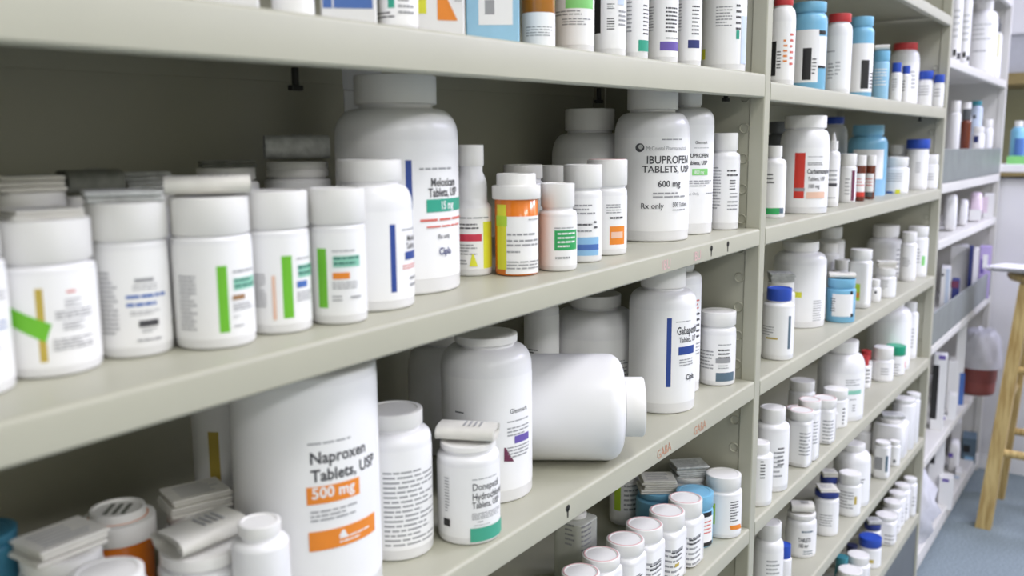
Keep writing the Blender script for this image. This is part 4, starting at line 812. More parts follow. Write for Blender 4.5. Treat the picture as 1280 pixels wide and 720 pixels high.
    {'k': 'b', 'n': 'pill_bottle', 'l': 'large sky blue bottle behind brown vials on the middle bay second shelf', 'c': 'bottle', 'p': [2.4265, 0.105, 1.1983], 'r': 0.0476, 'h': 0.1746, 'hc': 0.1492, 'hs': 0.1237, 'rc': 0.0375, 'th': -2.897, 'cc': 'blue3', 'bc': 'blue3', 'P': [['r', 'paper', -0.742, 0.041, 0.952, 0.1139], ['l', 'grey', -0.563, 0.0884, 0.503, 0.1002, 2], ['r', 'ltblue', 0.42, -0.005, 1.298, 0.0408]]},
    {'k': 'b', 'n': 'pill_bottle', 'l': 'white bottle with blue and yellow foot patches on the middle bay second shelf', 'c': 'bottle', 'p': [2.5323, 0.055, 1.198], 'r': 0.0303, 'h': 0.0936, 'hc': 0.0701, 'hs': 0.0641, 'rc': 0.027, 'th': -2.926, 'cc': 'w', 'bc': 'w', 'P': [['l', 'grey', -0.807, 0.0293, 0.425, 0.0538, 4], ['r', 'blue', -0.803, 0.0003, -0.213, 0.0064], ['r', 'yellow', -0.026, 0.0007, 0.359, 0.0109]]},
    {'k': 'b', 'n': 'pill_bottle', 'l': 'white bottle behind the one with blue and yellow patches', 'c': 'bottle', 'p': [2.7888, 0.1073, 1.1974], 'r': 0.0297, 'h': 0.1239, 'hc': 0.0997, 'hs': 0.0908, 'rc': 0.0251, 'th': -2.934, 'cc': 'w', 'bc': 'w', 'P': [['r', 'navy', -0.159, 0.0012, 0.193, 0.0079]]},
    {'k': 'b', 'n': 'pill_bottle', 'l': 'white bottle with blue-sided cap near the far post', 'c': 'bottle', 'p': [2.7616, 0.0524, 1.1975], 'r': 0.0283, 'h': 0.1395, 'hc': 0.113, 'hs': 0.1019, 'rc': 0.0306, 'th': -2.943, 'cc': 'bluecap', 'bc': 'w', 'P': [['l', 'grey', -0.14, 0.0464, 0.299, 0.0776, 5]]},
    {'k': 'b', 'n': 'pill_bottle', 'l': 'smallest white bottle beside the far post on the middle bay second shelf', 'c': 'bottle', 'p': [2.8004, 0.0216, 1.1974], 'r': 0.0181, 'h': 0.0968, 'hc': 0.0706, 'hs': 0.0662, 'rc': 0.0169, 'th': -2.955, 'cc': 'w', 'bc': 'w', 'P': [['l', 'grey', -0.731, 0.0238, 0.359, 0.0461, 3]]},
    {'k': 'b', 'n': 'pill_bottle', 'l': 'blue-capped white bottle nearest the post on the middle bay third shelf', 'c': 'bottle', 'p': [1.5812, 0.0314, 0.9513], 'r': 0.0272, 'h': 0.1271, 'hc': 0.1052, 'hs': 0.0962, 'rc': 0.0214, 'th': -2.817, 'cc': 'bluecap', 'bc': 'w', 'P': [['r', 'slate', 0.678, 0.0209, 0.891, 0.0801], ['l', 'grey', -1.195, 0.043, -0.223, 0.0616, 4], ['r', 'gold', -0.784, 0.0381, -0.004, 0.041]]},
    {'k': 'b', 'n': 'pill_bottle', 'l': 'white jar with grey stacked leaflet behind the blue-capped bottle', 'c': 'bottle', 'p': [1.8067, 0.105, 0.9508], 'r': 0.0285, 'h': 0.1044, 'hc': 0.0876, 'hs': 0.0783, 'rc': 0.026, 'th': -2.818, 'cc': 'w', 'bc': 'w', 'leaf': ('stack', 0.95, 0.018, 0.2, 'greyp')},
    {'k': 'b', 'n': 'pill_bottle', 'l': 'large white bottle with small yellow sticker on the middle bay third shelf', 'c': 'bottle', 'p': [1.9095, 0.1, 0.9506], 'r': 0.0532, 'h': 0.1769, 'hc': 0.1578, 'hs': 0.135, 'rc': 0.0364, 'th': -2.837, 'cc': 'w', 'bc': 'w', 'P': [['r', 'yellow', -0.194, 0.065, 0.103, 0.0767], ['l', 'grey', 0.574, 0.0136, 1.005, 0.0593, 9]]},
    {'k': 'b', 'n': 'pill_bottle', 'l': 'tall white bottle in the back row above the light blue jar', 'c': 'bottle', 'p': [2.518, 0.21, 0.9492], 'r': 0.036, 'h': 0.1559, 'hc': 0.1264, 'hs': 0.1143, 'rc': 0.0283, 'th': -2.867, 'cc': 'w', 'bc': 'w'},
    {'k': 'b', 'n': 'pill_bottle', 'l': 'shorter white bottle in the back row right of the yellow-stickered bottle', 'c': 'bottle', 'p': [2.3608, 0.17, 0.9495], 'r': 0.0256, 'h': 0.1289, 'hc': 0.1049, 'hs': 0.0972, 'rc': 0.0215, 'th': -2.865, 'cc': 'w', 'bc': 'w'},
    {'k': 'b', 'n': 'pill_jar', 'l': 'light blue jar with white leaflet and barcode label on the middle bay third shelf', 'c': 'bottle', 'p': [1.9926, 0.0354, 0.9504], 'r': 0.0301, 'h': 0.0935, 'hc': 0.0757, 'hs': 0.0691, 'rc': 0.0284, 'th': -2.879, 'cc': 'blue3', 'bc': 'blue3', 'P': [['r', 'paper', -0.6, 0.0141, 0.958, 0.0623], ['l', 'ink', -0.74, 0.0228, -0.361, 0.0538, 6], ['r', 'black', 0.661, 0.0619, 0.885, 0.0688], ['r', 'black', 0.762, 0.0132, 1.019, 0.0202]], 'leaf': ('roll', 0.95, 0.012, 0.1)},
    {'k': 'b', 'n': 'pill_bottle', 'l': 'white square bottle with yellow-green side label on the middle bay third shelf', 'c': 'bottle', 'p': [2.1888, 0.0469, 0.9499], 'r': 0.028, 'h': 0.1358, 'hc': 0.1133, 'hs': 0.1045, 'rc': 0.0243, 'th': -2.897, 'cc': 'w', 'bc': 'w', 'sq': 1, 'P': [['r', 'lime', -0.385, 0.0186, 0.057, 0.0577], ['r', 'orange', -0.243, 0.0261, 0.006, 0.0373]]},
    {'k': 'b', 'n': 'pill_bottle', 'l': 'white capped bottle between light blue jar and back row', 'c': 'bottle', 'p': [2.3237, 0.125, 0.9496], 'r': 0.0221, 'h': 0.0927, 'hc': 0.0691, 'hs': 0.0636, 'rc': 0.018, 'th': -2.879, 'cc': 'w', 'bc': 'w'},
    {'k': 'b', 'n': 'pill_bottle', 'l': 'very small white bottle right of the yellow-green labelled one', 'c': 'bottle', 'p': [2.284, 0.0342, 0.9497], 'r': 0.0135, 'h': 0.055, 'hc': 0.0385, 'hs': 0.0312, 'rc': 0.0106, 'th': -2.912, 'cc': 'w', 'bc': 'w', 'P': [['r', 'ink', -0.092, 0.0215, 0.309, 0.0274]]},
    {'k': 'b', 'n': 'pill_bottle', 'l': 'short white jar with folded leaflet on top on the middle bay third shelf', 'c': 'bottle', 'p': [2.3674, 0.0295, 0.9495], 'r': 0.0238, 'h': 0.0738, 'hc': 0.0555, 'hs': 0.0479, 'rc': 0.0218, 'th': -2.922, 'cc': 'w', 'bc': 'w', 'P': [['l', 'grey', -0.564, 0.0218, 0.233, 0.0456, 5]], 'leaf': ('stack', 1.05, 0.016, 0.2)},
    {'k': 'b', 'n': 'pill_bottle', 'l': 'large white bottle behind the leaflet jar on the middle bay third shelf', 'c': 'bottle', 'p': [2.768, 0.126, 0.9486], 'r': 0.0498, 'h': 0.1449, 'hc': 0.1122, 'hs': 0.0839, 'rc': 0.0359, 'th': -2.919, 'cc': 'w', 'bc': 'w', 'P': [['l', 'grey', 0.661, 0.0028, 1.056, 0.0836, 6]]},
    {'k': 'b', 'n': 'pill_bottle', 'l': 'slim white bottle second from the far post on the middle bay third shelf', 'c': 'bottle', 'p': [2.6862, 0.0454, 0.9488], 'r': 0.0211, 'h': 0.1359, 'hc': 0.1085, 'hs': 0.0999, 'rc': 0.0188, 'th': -2.941, 'cc': 'w', 'bc': 'w', 'P': [['l', 'grey', -0.733, 0.0399, 0.295, 0.0665, 4]]},
    {'k': 'b', 'n': 'pill_bottle', 'l': 'white bottle with pale green side beside the far post on the middle bay third shelf', 'c': 'bottle', 'p': [2.7897, 0.043, 0.9485], 'r': 0.0275, 'h': 0.1432, 'hc': 0.116, 'hs': 0.107, 'rc': 0.0263, 'th': -2.949, 'cc': 'w', 'bc': 'w', 'P': [['r', 'ltgreen', 0.469, 0.0341, 0.854, 0.0616], ['l', 'grey', -0.336, 0.0386, 0.276, 0.0842, 5]]},
    {'k': 'b', 'n': 'pill_bottle', 'l': 'white bottle with vertical print cut by the post on the middle bay fourth shelf', 'c': 'bottle', 'p': [1.4948, 0.028, 0.709], 'r': 0.0245, 'h': 0.1101, 'hc': 0.0932, 'hs': 0.0867, 'rc': 0.0182, 'th': -2.803, 'cc': 'w', 'bc': 'w', 'P': [['l', 'ink', 0.153, 0.0496, 0.498, 0.0841, 6]]},
    {'k': 'b', 'n': 'pill_bottle', 'l': 'large white bottle second from the post on the middle bay fourth shelf', 'c': 'bottle', 'p': [1.5783, 0.0341, 0.7088], 'r': 0.0306, 'h': 0.1515, 'hc': 0.1273, 'hs': 0.115, 'rc': 0.0226, 'th': -2.821, 'cc': 'w', 'bc': 'w', 'P': [['l', 'ink', 0.378, 0.0479, 0.816, 0.0853, 5], ['l', 'grey', 0.164, 0.0258, 0.716, 0.0783, 6]]},
    {'k': 'b', 'n': 'pill_bottle', 'l': 'white bottle with tall plain cap in shade at the back left', 'c': 'bottle', 'p': [1.9522, 0.0978, 0.708], 'r': 0.0282, 'h': 0.1108, 'hc': 0.0902, 'hs': 0.0817, 'rc': 0.0264, 'th': -2.844, 'cc': 'w', 'bc': 'w'},
    {'k': 'b', 'n': 'pill_bottle', 'l': 'square white bottle with pinkish cap, nearest of four on the middle bay fourth shelf', 'c': 'bottle', 'p': [1.8012, 0.0584, 0.7083], 'r': 0.0249, 'h': 0.0905, 'hc': 0.0748, 'hs': 0.0653, 'rc': 0.024, 'th': -2.845, 'cc': 'w', 'bc': 'w', 'sq': 1, 'P': [['l', 'grey', -0.094, 0.0029, 1.07, 0.0525, 7]], 'g': 'square white bottles with pinkish caps in the middle bay', 'x': 'ring'},
    {'k': 'b', 'n': 'pill_bottle', 'l': 'square white bottle with pinkish cap, second of four on the middle bay fourth shelf', 'c': 'bottle', 'p': [1.7242, 0.0269, 0.7085], 'r': 0.0238, 'h': 0.111, 'hc': 0.0947, 'hs': 0.0853, 'rc': 0.023, 'th': -2.85, 'cc': 'w', 'bc': 'w', 'sq': 1, 'P': [['l', 'grey', -0.065, 0.0237, 1.064, 0.0726, 7]], 'g': 'square white bottles with pinkish caps in the middle bay', 'x': 'ring'},
    {'k': 'b', 'n': 'pill_bottle', 'l': 'square white bottle with pinkish cap, third of four on the middle bay fourth shelf', 'c': 'bottle', 'p': [1.7693, 0.0249, 0.7084], 'r': 0.0223, 'h': 0.1216, 'hc': 0.1057, 'hs': 0.0962, 'rc': 0.0214, 'th': -2.856, 'cc': 'w', 'bc': 'w', 'sq': 1, 'P': [['l', 'grey', -0.003, 0.0345, 1.051, 0.0835, 7]], 'g': 'square white bottles with pinkish caps in the middle bay', 'x': 'ring'},
    {'k': 'b', 'n': 'pill_bottle', 'l': 'square white bottle with pinkish cap, farthest of four on the middle bay fourth shelf', 'c': 'bottle', 'p': [1.8923, 0.031, 0.7081], 'r': 0.0253, 'h': 0.0954, 'hc': 0.0776, 'hs': 0.0676, 'rc': 0.0244, 'th': -2.868, 'cc': 'w', 'bc': 'w', 'sq': 1, 'P': [['l', 'grey', -0.065, 0.0023, 1.052, 0.0542, 7]], 'g': 'square white bottles with pinkish caps in the middle bay', 'x': 'ring'},
    {'k': 'x', 'n': 'medicine_carton', 'l': 'small white carton with thick black bar on the middle bay fourth shelf', 'c': 'box', 'p': [1.999, 0.05, 0.7079], 'w': 0.0364, 'd': 0.03, 'h': 0.0363, 'th': -2.873, 'bc': 'w', 'P': [['r', 'black', -0.0169, -0.0281, -0.0063, 0.024], ['l', 'grey', -0.0034, -0.0223, 0.0135, 0.0217, 6]]},
    {'k': 'b', 'n': 'pill_bottle', 'l': 'white bottle with rounded cap in front of the green-lettered bottle', 'c': 'bottle', 'p': [2.0199, 0.0437, 0.7078], 'r': 0.0269, 'h': 0.085, 'hc': 0.0655, 'hs': 0.0585, 'rc': 0.0259, 'th': -2.88, 'cc': 'w', 'bc': 'w', 'P': [['l', 'ink', 0.631, 0.0067, 0.888, 0.0474, 5]]},
    {'k': 'b', 'n': 'pill_bottle', 'l': 'large white bottle with green lettering line on the middle bay fourth shelf', 'c': 'bottle', 'p': [2.098, 0.055, 0.7076], 'r': 0.0513, 'h': 0.1798, 'hc': 0.1537, 'hs': 0.1153, 'rc': 0.0349, 'th': -2.885, 'cc': 'w', 'bc': 'w', 'P': [['l', 'grey', 0.208, 0.0826, 0.924, 0.0992, 3], ['r', 'mint', 0.229, 0.064, 1.023, 0.0733], ['l', 'grey', 0.418, 0.0491, 0.827, 0.0547, 1], ['l', 'grey', 0.55, 0.023, 0.714, 0.0416, 3]]},
    {'k': 'b', 'n': 'pill_bottle', 'l': 'nearer of two small red-capped white bottles on the middle bay fourth shelf', 'c': 'bottle', 'p': [2.3864, 0.0757, 0.707], 'r': 0.0186, 'h': 0.0836, 'hc': 0.0597, 'hs': 0.0549, 'rc': 0.0123, 'th': -2.905, 'cc': 'redcap', 'bc': 'w', 'P': [['l', 'ink', 0.323, 0.0129, 0.956, 0.0529, 4]]},
    {'k': 'b', 'n': 'pill_bottle', 'l': 'farther of two small red-capped white bottles on the middle bay fourth shelf', 'c': 'bottle', 'p': [2.4625, 0.0895, 0.7068], 'r': 0.017, 'h': 0.0813, 'hc': 0.0566, 'hs': 0.0511, 'rc': 0.0127, 'th': -2.912, 'cc': 'redcap', 'bc': 'w', 'P': [['l', 'ink', -0.319, -0.0029, 0.386, 0.0445, 5]]},
    {'k': 'b', 'n': 'pill_bottle', 'l': 'white-capped bottle left of the green-capped bottle', 'c': 'bottle', 'p': [2.4896, 0.053, 0.7067], 'r': 0.0276, 'h': 0.0901, 'hc': 0.0601, 'hs': 0.052, 'rc': 0.0254, 'th': -2.921, 'cc': 'w', 'bc': 'w', 'P': [['l', 'grey', -0.131, 0.018, 0.608, 0.0394, 3]]},
    {'k': 'b', 'n': 'pill_bottle', 'l': 'green-capped white bottle with blue foot band', 'c': 'bottle', 'p': [2.5767, 0.0402, 0.7065], 'r': 0.0242, 'h': 0.08, 'hc': 0.0549, 'hs': 0.048, 'rc': 0.0252, 'th': -2.934, 'cc': 'greencap', 'bc': 'w', 'P': [['l', 'grey', -0.603, 0.0034, 0.534, 0.0345, 4], ['r', 'blue', -0.706, -0.0256, 0.868, -0.0144]]},
    {'k': 'b', 'n': 'pill_bottle', 'l': 'big rounded white bottle behind the green-capped bottle', 'c': 'bottle', 'p': [2.6512, 0.0766, 0.7064], 'r': 0.0569, 'h': 0.1959, 'hc': 0.1761, 'hs': 0.1398, 'rc': 0.0358, 'th': -2.928, 'cc': 'w', 'bc': 'w', 'P': [['r', 'red', 0.74, 0.0091, 0.959, 0.0273]]},
    {'k': 'b', 'n': 'pill_bottle', 'l': 'white bottle nearest the far post on the middle bay fourth shelf', 'c': 'bottle', 'p': [2.7952, 0.0533, 0.706], 'r': 0.0233, 'h': 0.166, 'hc': 0.1413, 'hs': 0.1305, 'rc': 0.0175, 'th': -2.946, 'cc': 'w', 'bc': 'w', 'P': [['l', 'grey', -0.16, 0.0319, 0.602, 0.0932, 6]]},
    {'k': 'b', 'n': 'pill_bottle', 'l': 'large white bottle nearest the post on the middle bay fifth shelf', 'c': 'bottle', 'p': [1.6019, 0.04, 0.4684], 'r': 0.0272, 'h': 0.1628, 'hc': 0.1338, 'hs': 0.1141, 'rc': 0.0219, 'th': -2.816, 'cc': 'w', 'bc': 'w', 'P': [['l', 'grey', -0.097, 0.0672, 0.839, 0.0988, 4]]},
    {'k': 'b', 'n': 'pill_bottle', 'l': 'bright blue-capped bottle behind the nearest bottle on the middle bay fifth shelf', 'c': 'bottle', 'p': [1.6798, 0.0361, 0.4682], 'r': 0.0157, 'h': 0.0902, 'hc': 0.0639, 'hs': 0.0601, 'rc': 0.0133, 'th': -2.833, 'cc': 'bluecap', 'bc': 'w'},
    {'k': 'b', 'n': 'pill_bottle', 'l': 'white bottle with barcode leaflet standing on its cap', 'c': 'bottle', 'p': [1.8533, 0.0569, 0.4678], 'r': 0.0315, 'h': 0.0924, 'hc': 0.0824, 'hs': 0.0675, 'rc': 0.0289, 'th': -2.85, 'cc': 'w', 'bc': 'w', 'P': [['l', 'slate', 0.053, 0.0539, 0.866, 0.0628, 1], ['t', 'ink', 'TABLETS', -0.135, 0.0368, 0.0088, 0.03, 0.55], ['t', 'ink', '100 mg', -0.119, 0.0244, 0.0088, 0.03, 0.55], ['l', 'slate', 0.214, 0.0075, 0.881, 0.0182, 2]], 'leaf': ('roll', 0.8, 0.02, 0.2)},
    {'k': 'b', 'n': 'pill_bottle', 'l': 'navy-capped white bottle with silver leaflet on the middle bay fifth shelf', 'c': 'bottle', 'p': [1.9867, 0.043, 0.4675], 'r': 0.0268, 'h': 0.0996, 'hc': 0.0873, 'hs': 0.0765, 'rc': 0.0259, 'th': -2.875, 'cc': 'bluecap2', 'bc': 'w', 'P': [['l', 'grey', -0.52, 0.0226, 0.521, 0.0523, 5]], 'leaf': ('stack', 0.85, 0.008, 0.3)},
    {'k': 'b', 'n': 'pill_bottle', 'l': 'farther navy-capped bottle with silver leaflet on the middle bay fifth shelf', 'c': 'bottle', 'p': [2.1102, 0.0745, 0.4672], 'r': 0.0199, 'h': 0.0883, 'hc': 0.0729, 'hs': 0.0651, 'rc': 0.0198, 'th': -2.881, 'cc': 'bluecap2', 'bc': 'w', 'leaf': ('stack', 0.9, 0.012, 0.3)},
    {'k': 'b', 'n': 'pill_bottle', 'l': 'small white bottle with round cap right of the navy-capped pair', 'c': 'bottle', 'p': [2.124, 0.0297, 0.4672], 'r': 0.0262, 'h': 0.1011, 'hc': 0.0773, 'hs': 0.0722, 'rc': 0.0243, 'th': -2.9, 'cc': 'w', 'bc': 'w', 'P': [['l', 'grey', -0.939, 0.0188, 0.396, 0.0632, 6], ['r', 'gold', 0.47, 0.0316, 0.709, 0.0512]]},
    {'k': 'b', 'n': 'pill_bottle', 'l': 'large white shouldered bottle on the middle bay fifth shelf', 'c': 'bottle', 'p': [2.2016, 0.0461, 0.467], 'r': 0.0426, 'h': 0.1485, 'hc': 0.1345, 'hs': 0.1077, 'rc': 0.028, 'th': -2.904, 'cc': 'w', 'bc': 'w', 'P': [['l', 'ink', 0.262, 0.0588, 0.798, 0.0728, 2]]},
    {'k': 'b', 'n': 'pill_bottle', 'l': 'slim white box-shaped bottle with barcode on the middle bay fifth shelf', 'c': 'bottle', 'p': [2.4145, 0.024, 0.4665], 'r': 0.0218, 'h': 0.0972, 'hc': 0.0895, 'hs': 0.0841, 'rc': 0.0187, 'th': -2.929, 'cc': 'w', 'bc': 'w', 'sq': 1, 'P': [['r', 'grey', -0.863, 0.0246, 0.029, 0.0587], ['r', 'slate', 0.386, 0.022, 0.692, 0.0653]]},
    {'k': 'b', 'n': 'pill_bottle', 'l': 'small white bottle right of the barcode bottle on the middle bay fifth shelf', 'c': 'bottle', 'p': [2.5265, 0.0187, 0.4662], 'r': 0.0152, 'h': 0.0698, 'hc': 0.0599, 'hs': 0.0539, 'rc': 0.0129, 'th': -2.941, 'cc': 'w', 'bc': 'w', 'P': [['r', 'ink', -0.079, 0.0116, 0.316, 0.0205]]},
    {'k': 'b', 'n': 'pill_bottle', 'l': 'wide white square bottle with grey leaflet near the far post', 'c': 'bottle', 'p': [2.6182, 0.0499, 0.466], 'r': 0.0494, 'h': 0.1048, 'hc': 0.0951, 'hs': 0.0913, 'rc': 0.0313, 'th': -2.937, 'cc': 'w', 'bc': 'w', 'sq': 1, 'leaf': ('stack', 1.0, 0.012, 0.2, 'greyp')},
    {'k': 'b', 'n': 'pill_bottle', 'l': 'white bottle half hidden in shade left of the wide square bottle', 'c': 'bottle', 'p': [2.5977, 0.1262, 0.4661], 'r': 0.0317, 'h': 0.0853, 'hc': 0.0653, 'hs': 0.0544, 'rc': 0.0293, 'th': -2.918, 'cc': 'w', 'bc': 'w'},
    {'k': 'b', 'n': 'pill_bottle', 'l': 'nearer of two stacked-looking white bottles at the far post on the middle bay fifth shelf', 'c': 'bottle', 'p': [2.6958, 0.0352, 0.4659], 'r': 0.0317, 'h': 0.1459, 'hc': 0.1361, 'hs': 0.1275, 'rc': 0.0294, 'th': -2.949, 'cc': 'w', 'bc': 'w'},
    {'k': 'b', 'n': 'pill_bottle', 'l': 'farthest white bottle beside the post on the middle bay fifth shelf', 'c': 'bottle', 'p': [2.7566, 0.0232, 0.4657], 'r': 0.0197, 'h': 0.1487, 'hc': 0.1345, 'hs': 0.1254, 'rc': 0.0186, 'th': -2.956, 'cc': 'w', 'bc': 'w'},
    {'k': 'b', 'n': 'pill_bottle', 'l': 'bright blue-capped white bottle on the middle bay lowest shelf', 'c': 'bottle', 'p': [2.3908, 0.0365, 0.2296], 'r': 0.0285, 'h': 0.0789, 'hc': 0.0562, 'hs': 0.0474, 'rc': 0.0284, 'th': -2.921, 'cc': 'bluecap', 'bc': 'w', 'P': [['r', 'gold', -0.088, 0.0171, 0.395, 0.0259]]},
    {'k': 'b', 'n': 'pill_bottle', 'l': 'blue-capped bottle with grey leaflet behind the bright blue-capped one', 'c': 'bottle', 'p': [2.496, 0.0565, 0.2293], 'r': 0.0231, 'h': 0.073, 'hc': 0.0585, 'hs': 0.0498, 'rc': 0.0219, 'th': -2.922, 'cc': 'bluecap2', 'bc': 'w', 'leaf': ('stack', 0.9, 0.012, 0.4, 'greyp')},
    {'k': 'b', 'n': 'pill_bottle', 'l': 'small white-capped bottle left of the bright blue-capped one', 'c': 'bottle', 'p': [2.2852, 0.0395, 0.2298], 'r': 0.0296, 'h': 0.0699, 'hc': 0.0503, 'hs': 0.0432, 'rc': 0.0264, 'th': -2.91, 'cc': 'w', 'bc': 'w'},
    {'k': 'b', 'n': 'pill_bottle', 'l': 'nearest white-capped bottle at the bottom picture edge on the middle bay lowest shelf', 'c': 'bottle', 'p': [2.1997, 0.0361, 0.23], 'r': 0.0326, 'h': 0.064, 'hc': 0.0527, 'hs': 0.0422, 'rc': 0.0285, 'th': -2.905, 'cc': 'w', 'bc': 'w'},
    {'k': 'b', 'n': 'pill_bottle', 'l': 'teal-capped bottle in shade on the middle bay lowest shelf', 'c': 'bottle', 'p': [2.2482, 0.0698, 0.2299], 'r': 0.0163, 'h': 0.0703, 'hc': 0.0368, 'hs': 0.0287, 'rc': 0.0151, 'th': -2.893, 'cc': 'tealcap', 'bc': 'tealcap'},
    {'k': 'b', 'n': 'pill_bottle', 'l': 'dark navy-capped bottle in deep shade on the middle bay lowest shelf', 'c': 'bottle', 'p': [2.3395, 0.069, 0.2297], 'r': 0.0147, 'h': 0.0669, 'hc': 0.0478, 'hs': 0.0395, 'rc': 0.0135, 'th': -2.903, 'cc': 'navycap', 'bc': 'w'},
    {'k': 'b', 'n': 'pill_bottle', 'l': 'square white bottle, nearest of five in the row on the middle bay lowest shelf', 'c': 'bottle', 'p': [2.5625, 0.0368, 0.2292], 'r': 0.0324, 'h': 0.0803, 'hc': 0.0694, 'hs': 0.0596, 'rc': 0.0278, 'th': -2.935, 'cc': 'w', 'bc': 'w', 'sq': 1, 'P': [['l', 'grey', -0.057, 0.0025, 0.857, 0.0351, 3]], 'g': 'white square bottles along the lowest middle shelf'},
    {'k': 'b', 'n': 'pill_bottle', 'l': 'square white bottle, second of five in the row on the middle bay lowest shelf', 'c': 'bottle', 'p': [2.6486, 0.0399, 0.229], 'r': 0.0287, 'h': 0.0898, 'hc': 0.0744, 'hs': 0.0643, 'rc': 0.024, 'th': -2.941, 'cc': 'w', 'bc': 'w', 'sq': 1, 'P': [['l', 'grey', 0.078, 0.0054, 0.819, 0.0389, 3]], 'g': 'white square bottles along the lowest middle shelf'},
    {'k': 'b', 'n': 'pill_bottle', 'l': 'square white bottle, third of five in the row on the middle bay lowest shelf', 'c': 'bottle', 'p': [2.7016, 0.0399, 0.2288], 'r': 0.0269, 'h': 0.099, 'hc': 0.0859, 'hs': 0.0755, 'rc': 0.0222, 'th': -2.945, 'cc': 'w', 'bc': 'w', 'sq': 1, 'P': [['l', 'grey', 0.163, 0.0154, 0.795, 0.0496, 3]], 'g': 'white square bottles along the lowest middle shelf'},
    {'k': 'b', 'n': 'pill_bottle', 'l': 'square white bottle, fourth of five in the row on the middle bay lowest shelf', 'c': 'bottle', 'p': [2.7522, 0.0374, 0.2287], 'r': 0.0261, 'h': 0.1074, 'hc': 0.0953, 'hs': 0.0847, 'rc': 0.0213, 'th': -2.951, 'cc': 'w', 'bc': 'w', 'sq': 1, 'P': [['l', 'grey', 0.212, 0.0238, 0.779, 0.0584, 3]], 'g': 'white square bottles along the lowest middle shelf'},
    {'k': 'b', 'n': 'pill_bottle', 'l': 'square white bottle, farthest of five in the row on the middle bay lowest shelf', 'c': 'bottle', 'p': [2.7972, 0.0248, 0.2286], 'r': 0.0227, 'h': 0.1166, 'hc': 0.1042, 'hs': 0.0935, 'rc': 0.0179, 'th': -2.957, 'cc': 'w', 'bc': 'w', 'sq': 1, 'P': [['l', 'grey', 0.395, 0.0319, 0.734, 0.0669, 3]], 'g': 'white square bottles along the lowest middle shelf'},
    {'k': 'b', 'n': 'spray_can', 'l': 'left tall white can with black-and-white foot print on the far bay top shelf', 'c': 'can', 'p': [3.11, 0.035, 1.5609], 'r': 0.0157, 'h': 0.257, 'hc': 0.2156, 'hs': 0.2013, 'rc': 0.0121, 'th': -2.971, 'cc': 'w', 'bc': 'w', 'P': [['r', 'black', -0.328, 0.024, 0.238, 0.0429], ['r', 'ink', 0.425, 0.0146, 1.565, 0.0333], ['l', 'greyp', -0.54, 0.0708, 0.638, 0.1644, 5]]},
    {'k': 'b', 'n': 'spray_can', 'l': 'right tall white can with black-and-white foot print on the far bay top shelf', 'c': 'can', 'p': [3.2522, 0.032, 1.56], 'r': 0.0151, 'h': 0.263, 'hc': 0.2198, 'hs': 0.2049, 'rc': 0.0114, 'th': -2.979, 'cc': 'w', 'bc': 'w', 'P': [['r', 'black', -0.301, 0.0299, 0.31, 0.0471], ['r', 'ink', 0.526, 0.0202, 1.565, 0.0348], ['l', 'greyp', -0.509, 0.0738, 0.79, 0.1664, 5]]},
    {'k': 'b', 'n': 'jug', 'l': 'large white jug with faint text lines on the far bay top shelf', 'c': 'jug', 'p': [3.7159, 0.05, 1.5569], 'r': 0.0456, 'h': 0.2843, 'hc': 0.23, 'hs': 0.1897, 'rc': 0.0272, 'th': -2.995, 'cc': 'w', 'bc': 'w', 'P': [['l', 'greyp', -0.82, 0.1188, 0.642, 0.1846, 4], ['l', 'grey', -0.691, 0.0808, 0.255, 0.0918, 1]]},
    {'k': 'b', 'n': 'spray_bottle', 'l': 'white spray bottle with dark trigger on the far bay top shelf', 'c': 'spray bottle', 'p': [3.9633, 0.04, 1.5553], 'r': 0.0202, 'h': 0.2106, 'hc': 0.1776, 'hs': 0.1591, 'rc': 0.014, 'th': -3.01, 'cc': 'dkgrey', 'bc': 'w', 'P': [['r', 'dkgrey', -1.565, 0.1363, -0.438, 0.1729], ['r', 'paleyellow', -0.073, 0.0866, 0.814, 0.1709], ['r', 'black', -0.852, 0.039, 0.053, 0.0634]], 'x': 'trigger'},
    {'k': 'b', 'n': 'pill_bottle', 'l': 'leftmost white bottle behind the far bay grey divider', 'c': 'bottle', 'p': [3.2818, 0.05, 1.2078], 'r': 0.0169, 'h': 0.2503, 'hc': 0.2149, 'hs': 0.2073, 'rc': 0.0143, 'th': -2.976, 'cc': 'w', 'bc': 'w'},
    {'k': 'b', 'n': 'pill_bottle', 'l': 'second white bottle behind the far bay grey divider', 'c': 'bottle', 'p': [3.5095, 0.055, 1.2063], 'r': 0.0179, 'h': 0.2539, 'hc': 0.2163, 'hs': 0.2055, 'rc': 0.0152, 'th': -2.985, 'cc': 'w', 'bc': 'w'},
    {'k': 'b', 'n': 'pill_bottle', 'l': 'pale blue bottle with dark blue cap behind the far bay grey divider', 'c': 'bottle', 'p': [3.8152, 0.07, 1.2043], 'r': 0.0223, 'h': 0.2715, 'hc': 0.2541, 'hs': 0.2424, 'rc': 0.018, 'th': -2.993, 'cc': 'tealcap', 'bc': 'paleblue', 'P': [['r', 'ink', -0.445, 0.2076, 0.043, 0.2193]]},
    {'k': 'b', 'n': 'pill_bottle', 'l': 'short brown vial with dark cap behind the far bay grey divider', 'c': 'bottle', 'p': [3.3674, 0.03, 1.2072], 'r': 0.0159, 'h': 0.2273, 'hc': 0.1911, 'hs': 0.1807, 'rc': 0.0133, 'th': -2.985, 'cc': 'dkgrey', 'bc': 'brownv'},
    {'k': 'b', 'n': 'pill_bottle', 'l': 'short white bottle with navy mark behind the far bay grey divider', 'c': 'bottle', 'p': [3.6319, 0.03, 1.2055], 'r': 0.0199, 'h': 0.1748, 'hc': 0.1526, 'hs': 0.147, 'rc': 0.0171, 'th': -2.997, 'cc': 'w', 'bc': 'w', 'P': [['r', 'navy', -0.786, 0.1192, 0.054, 0.1415]]},
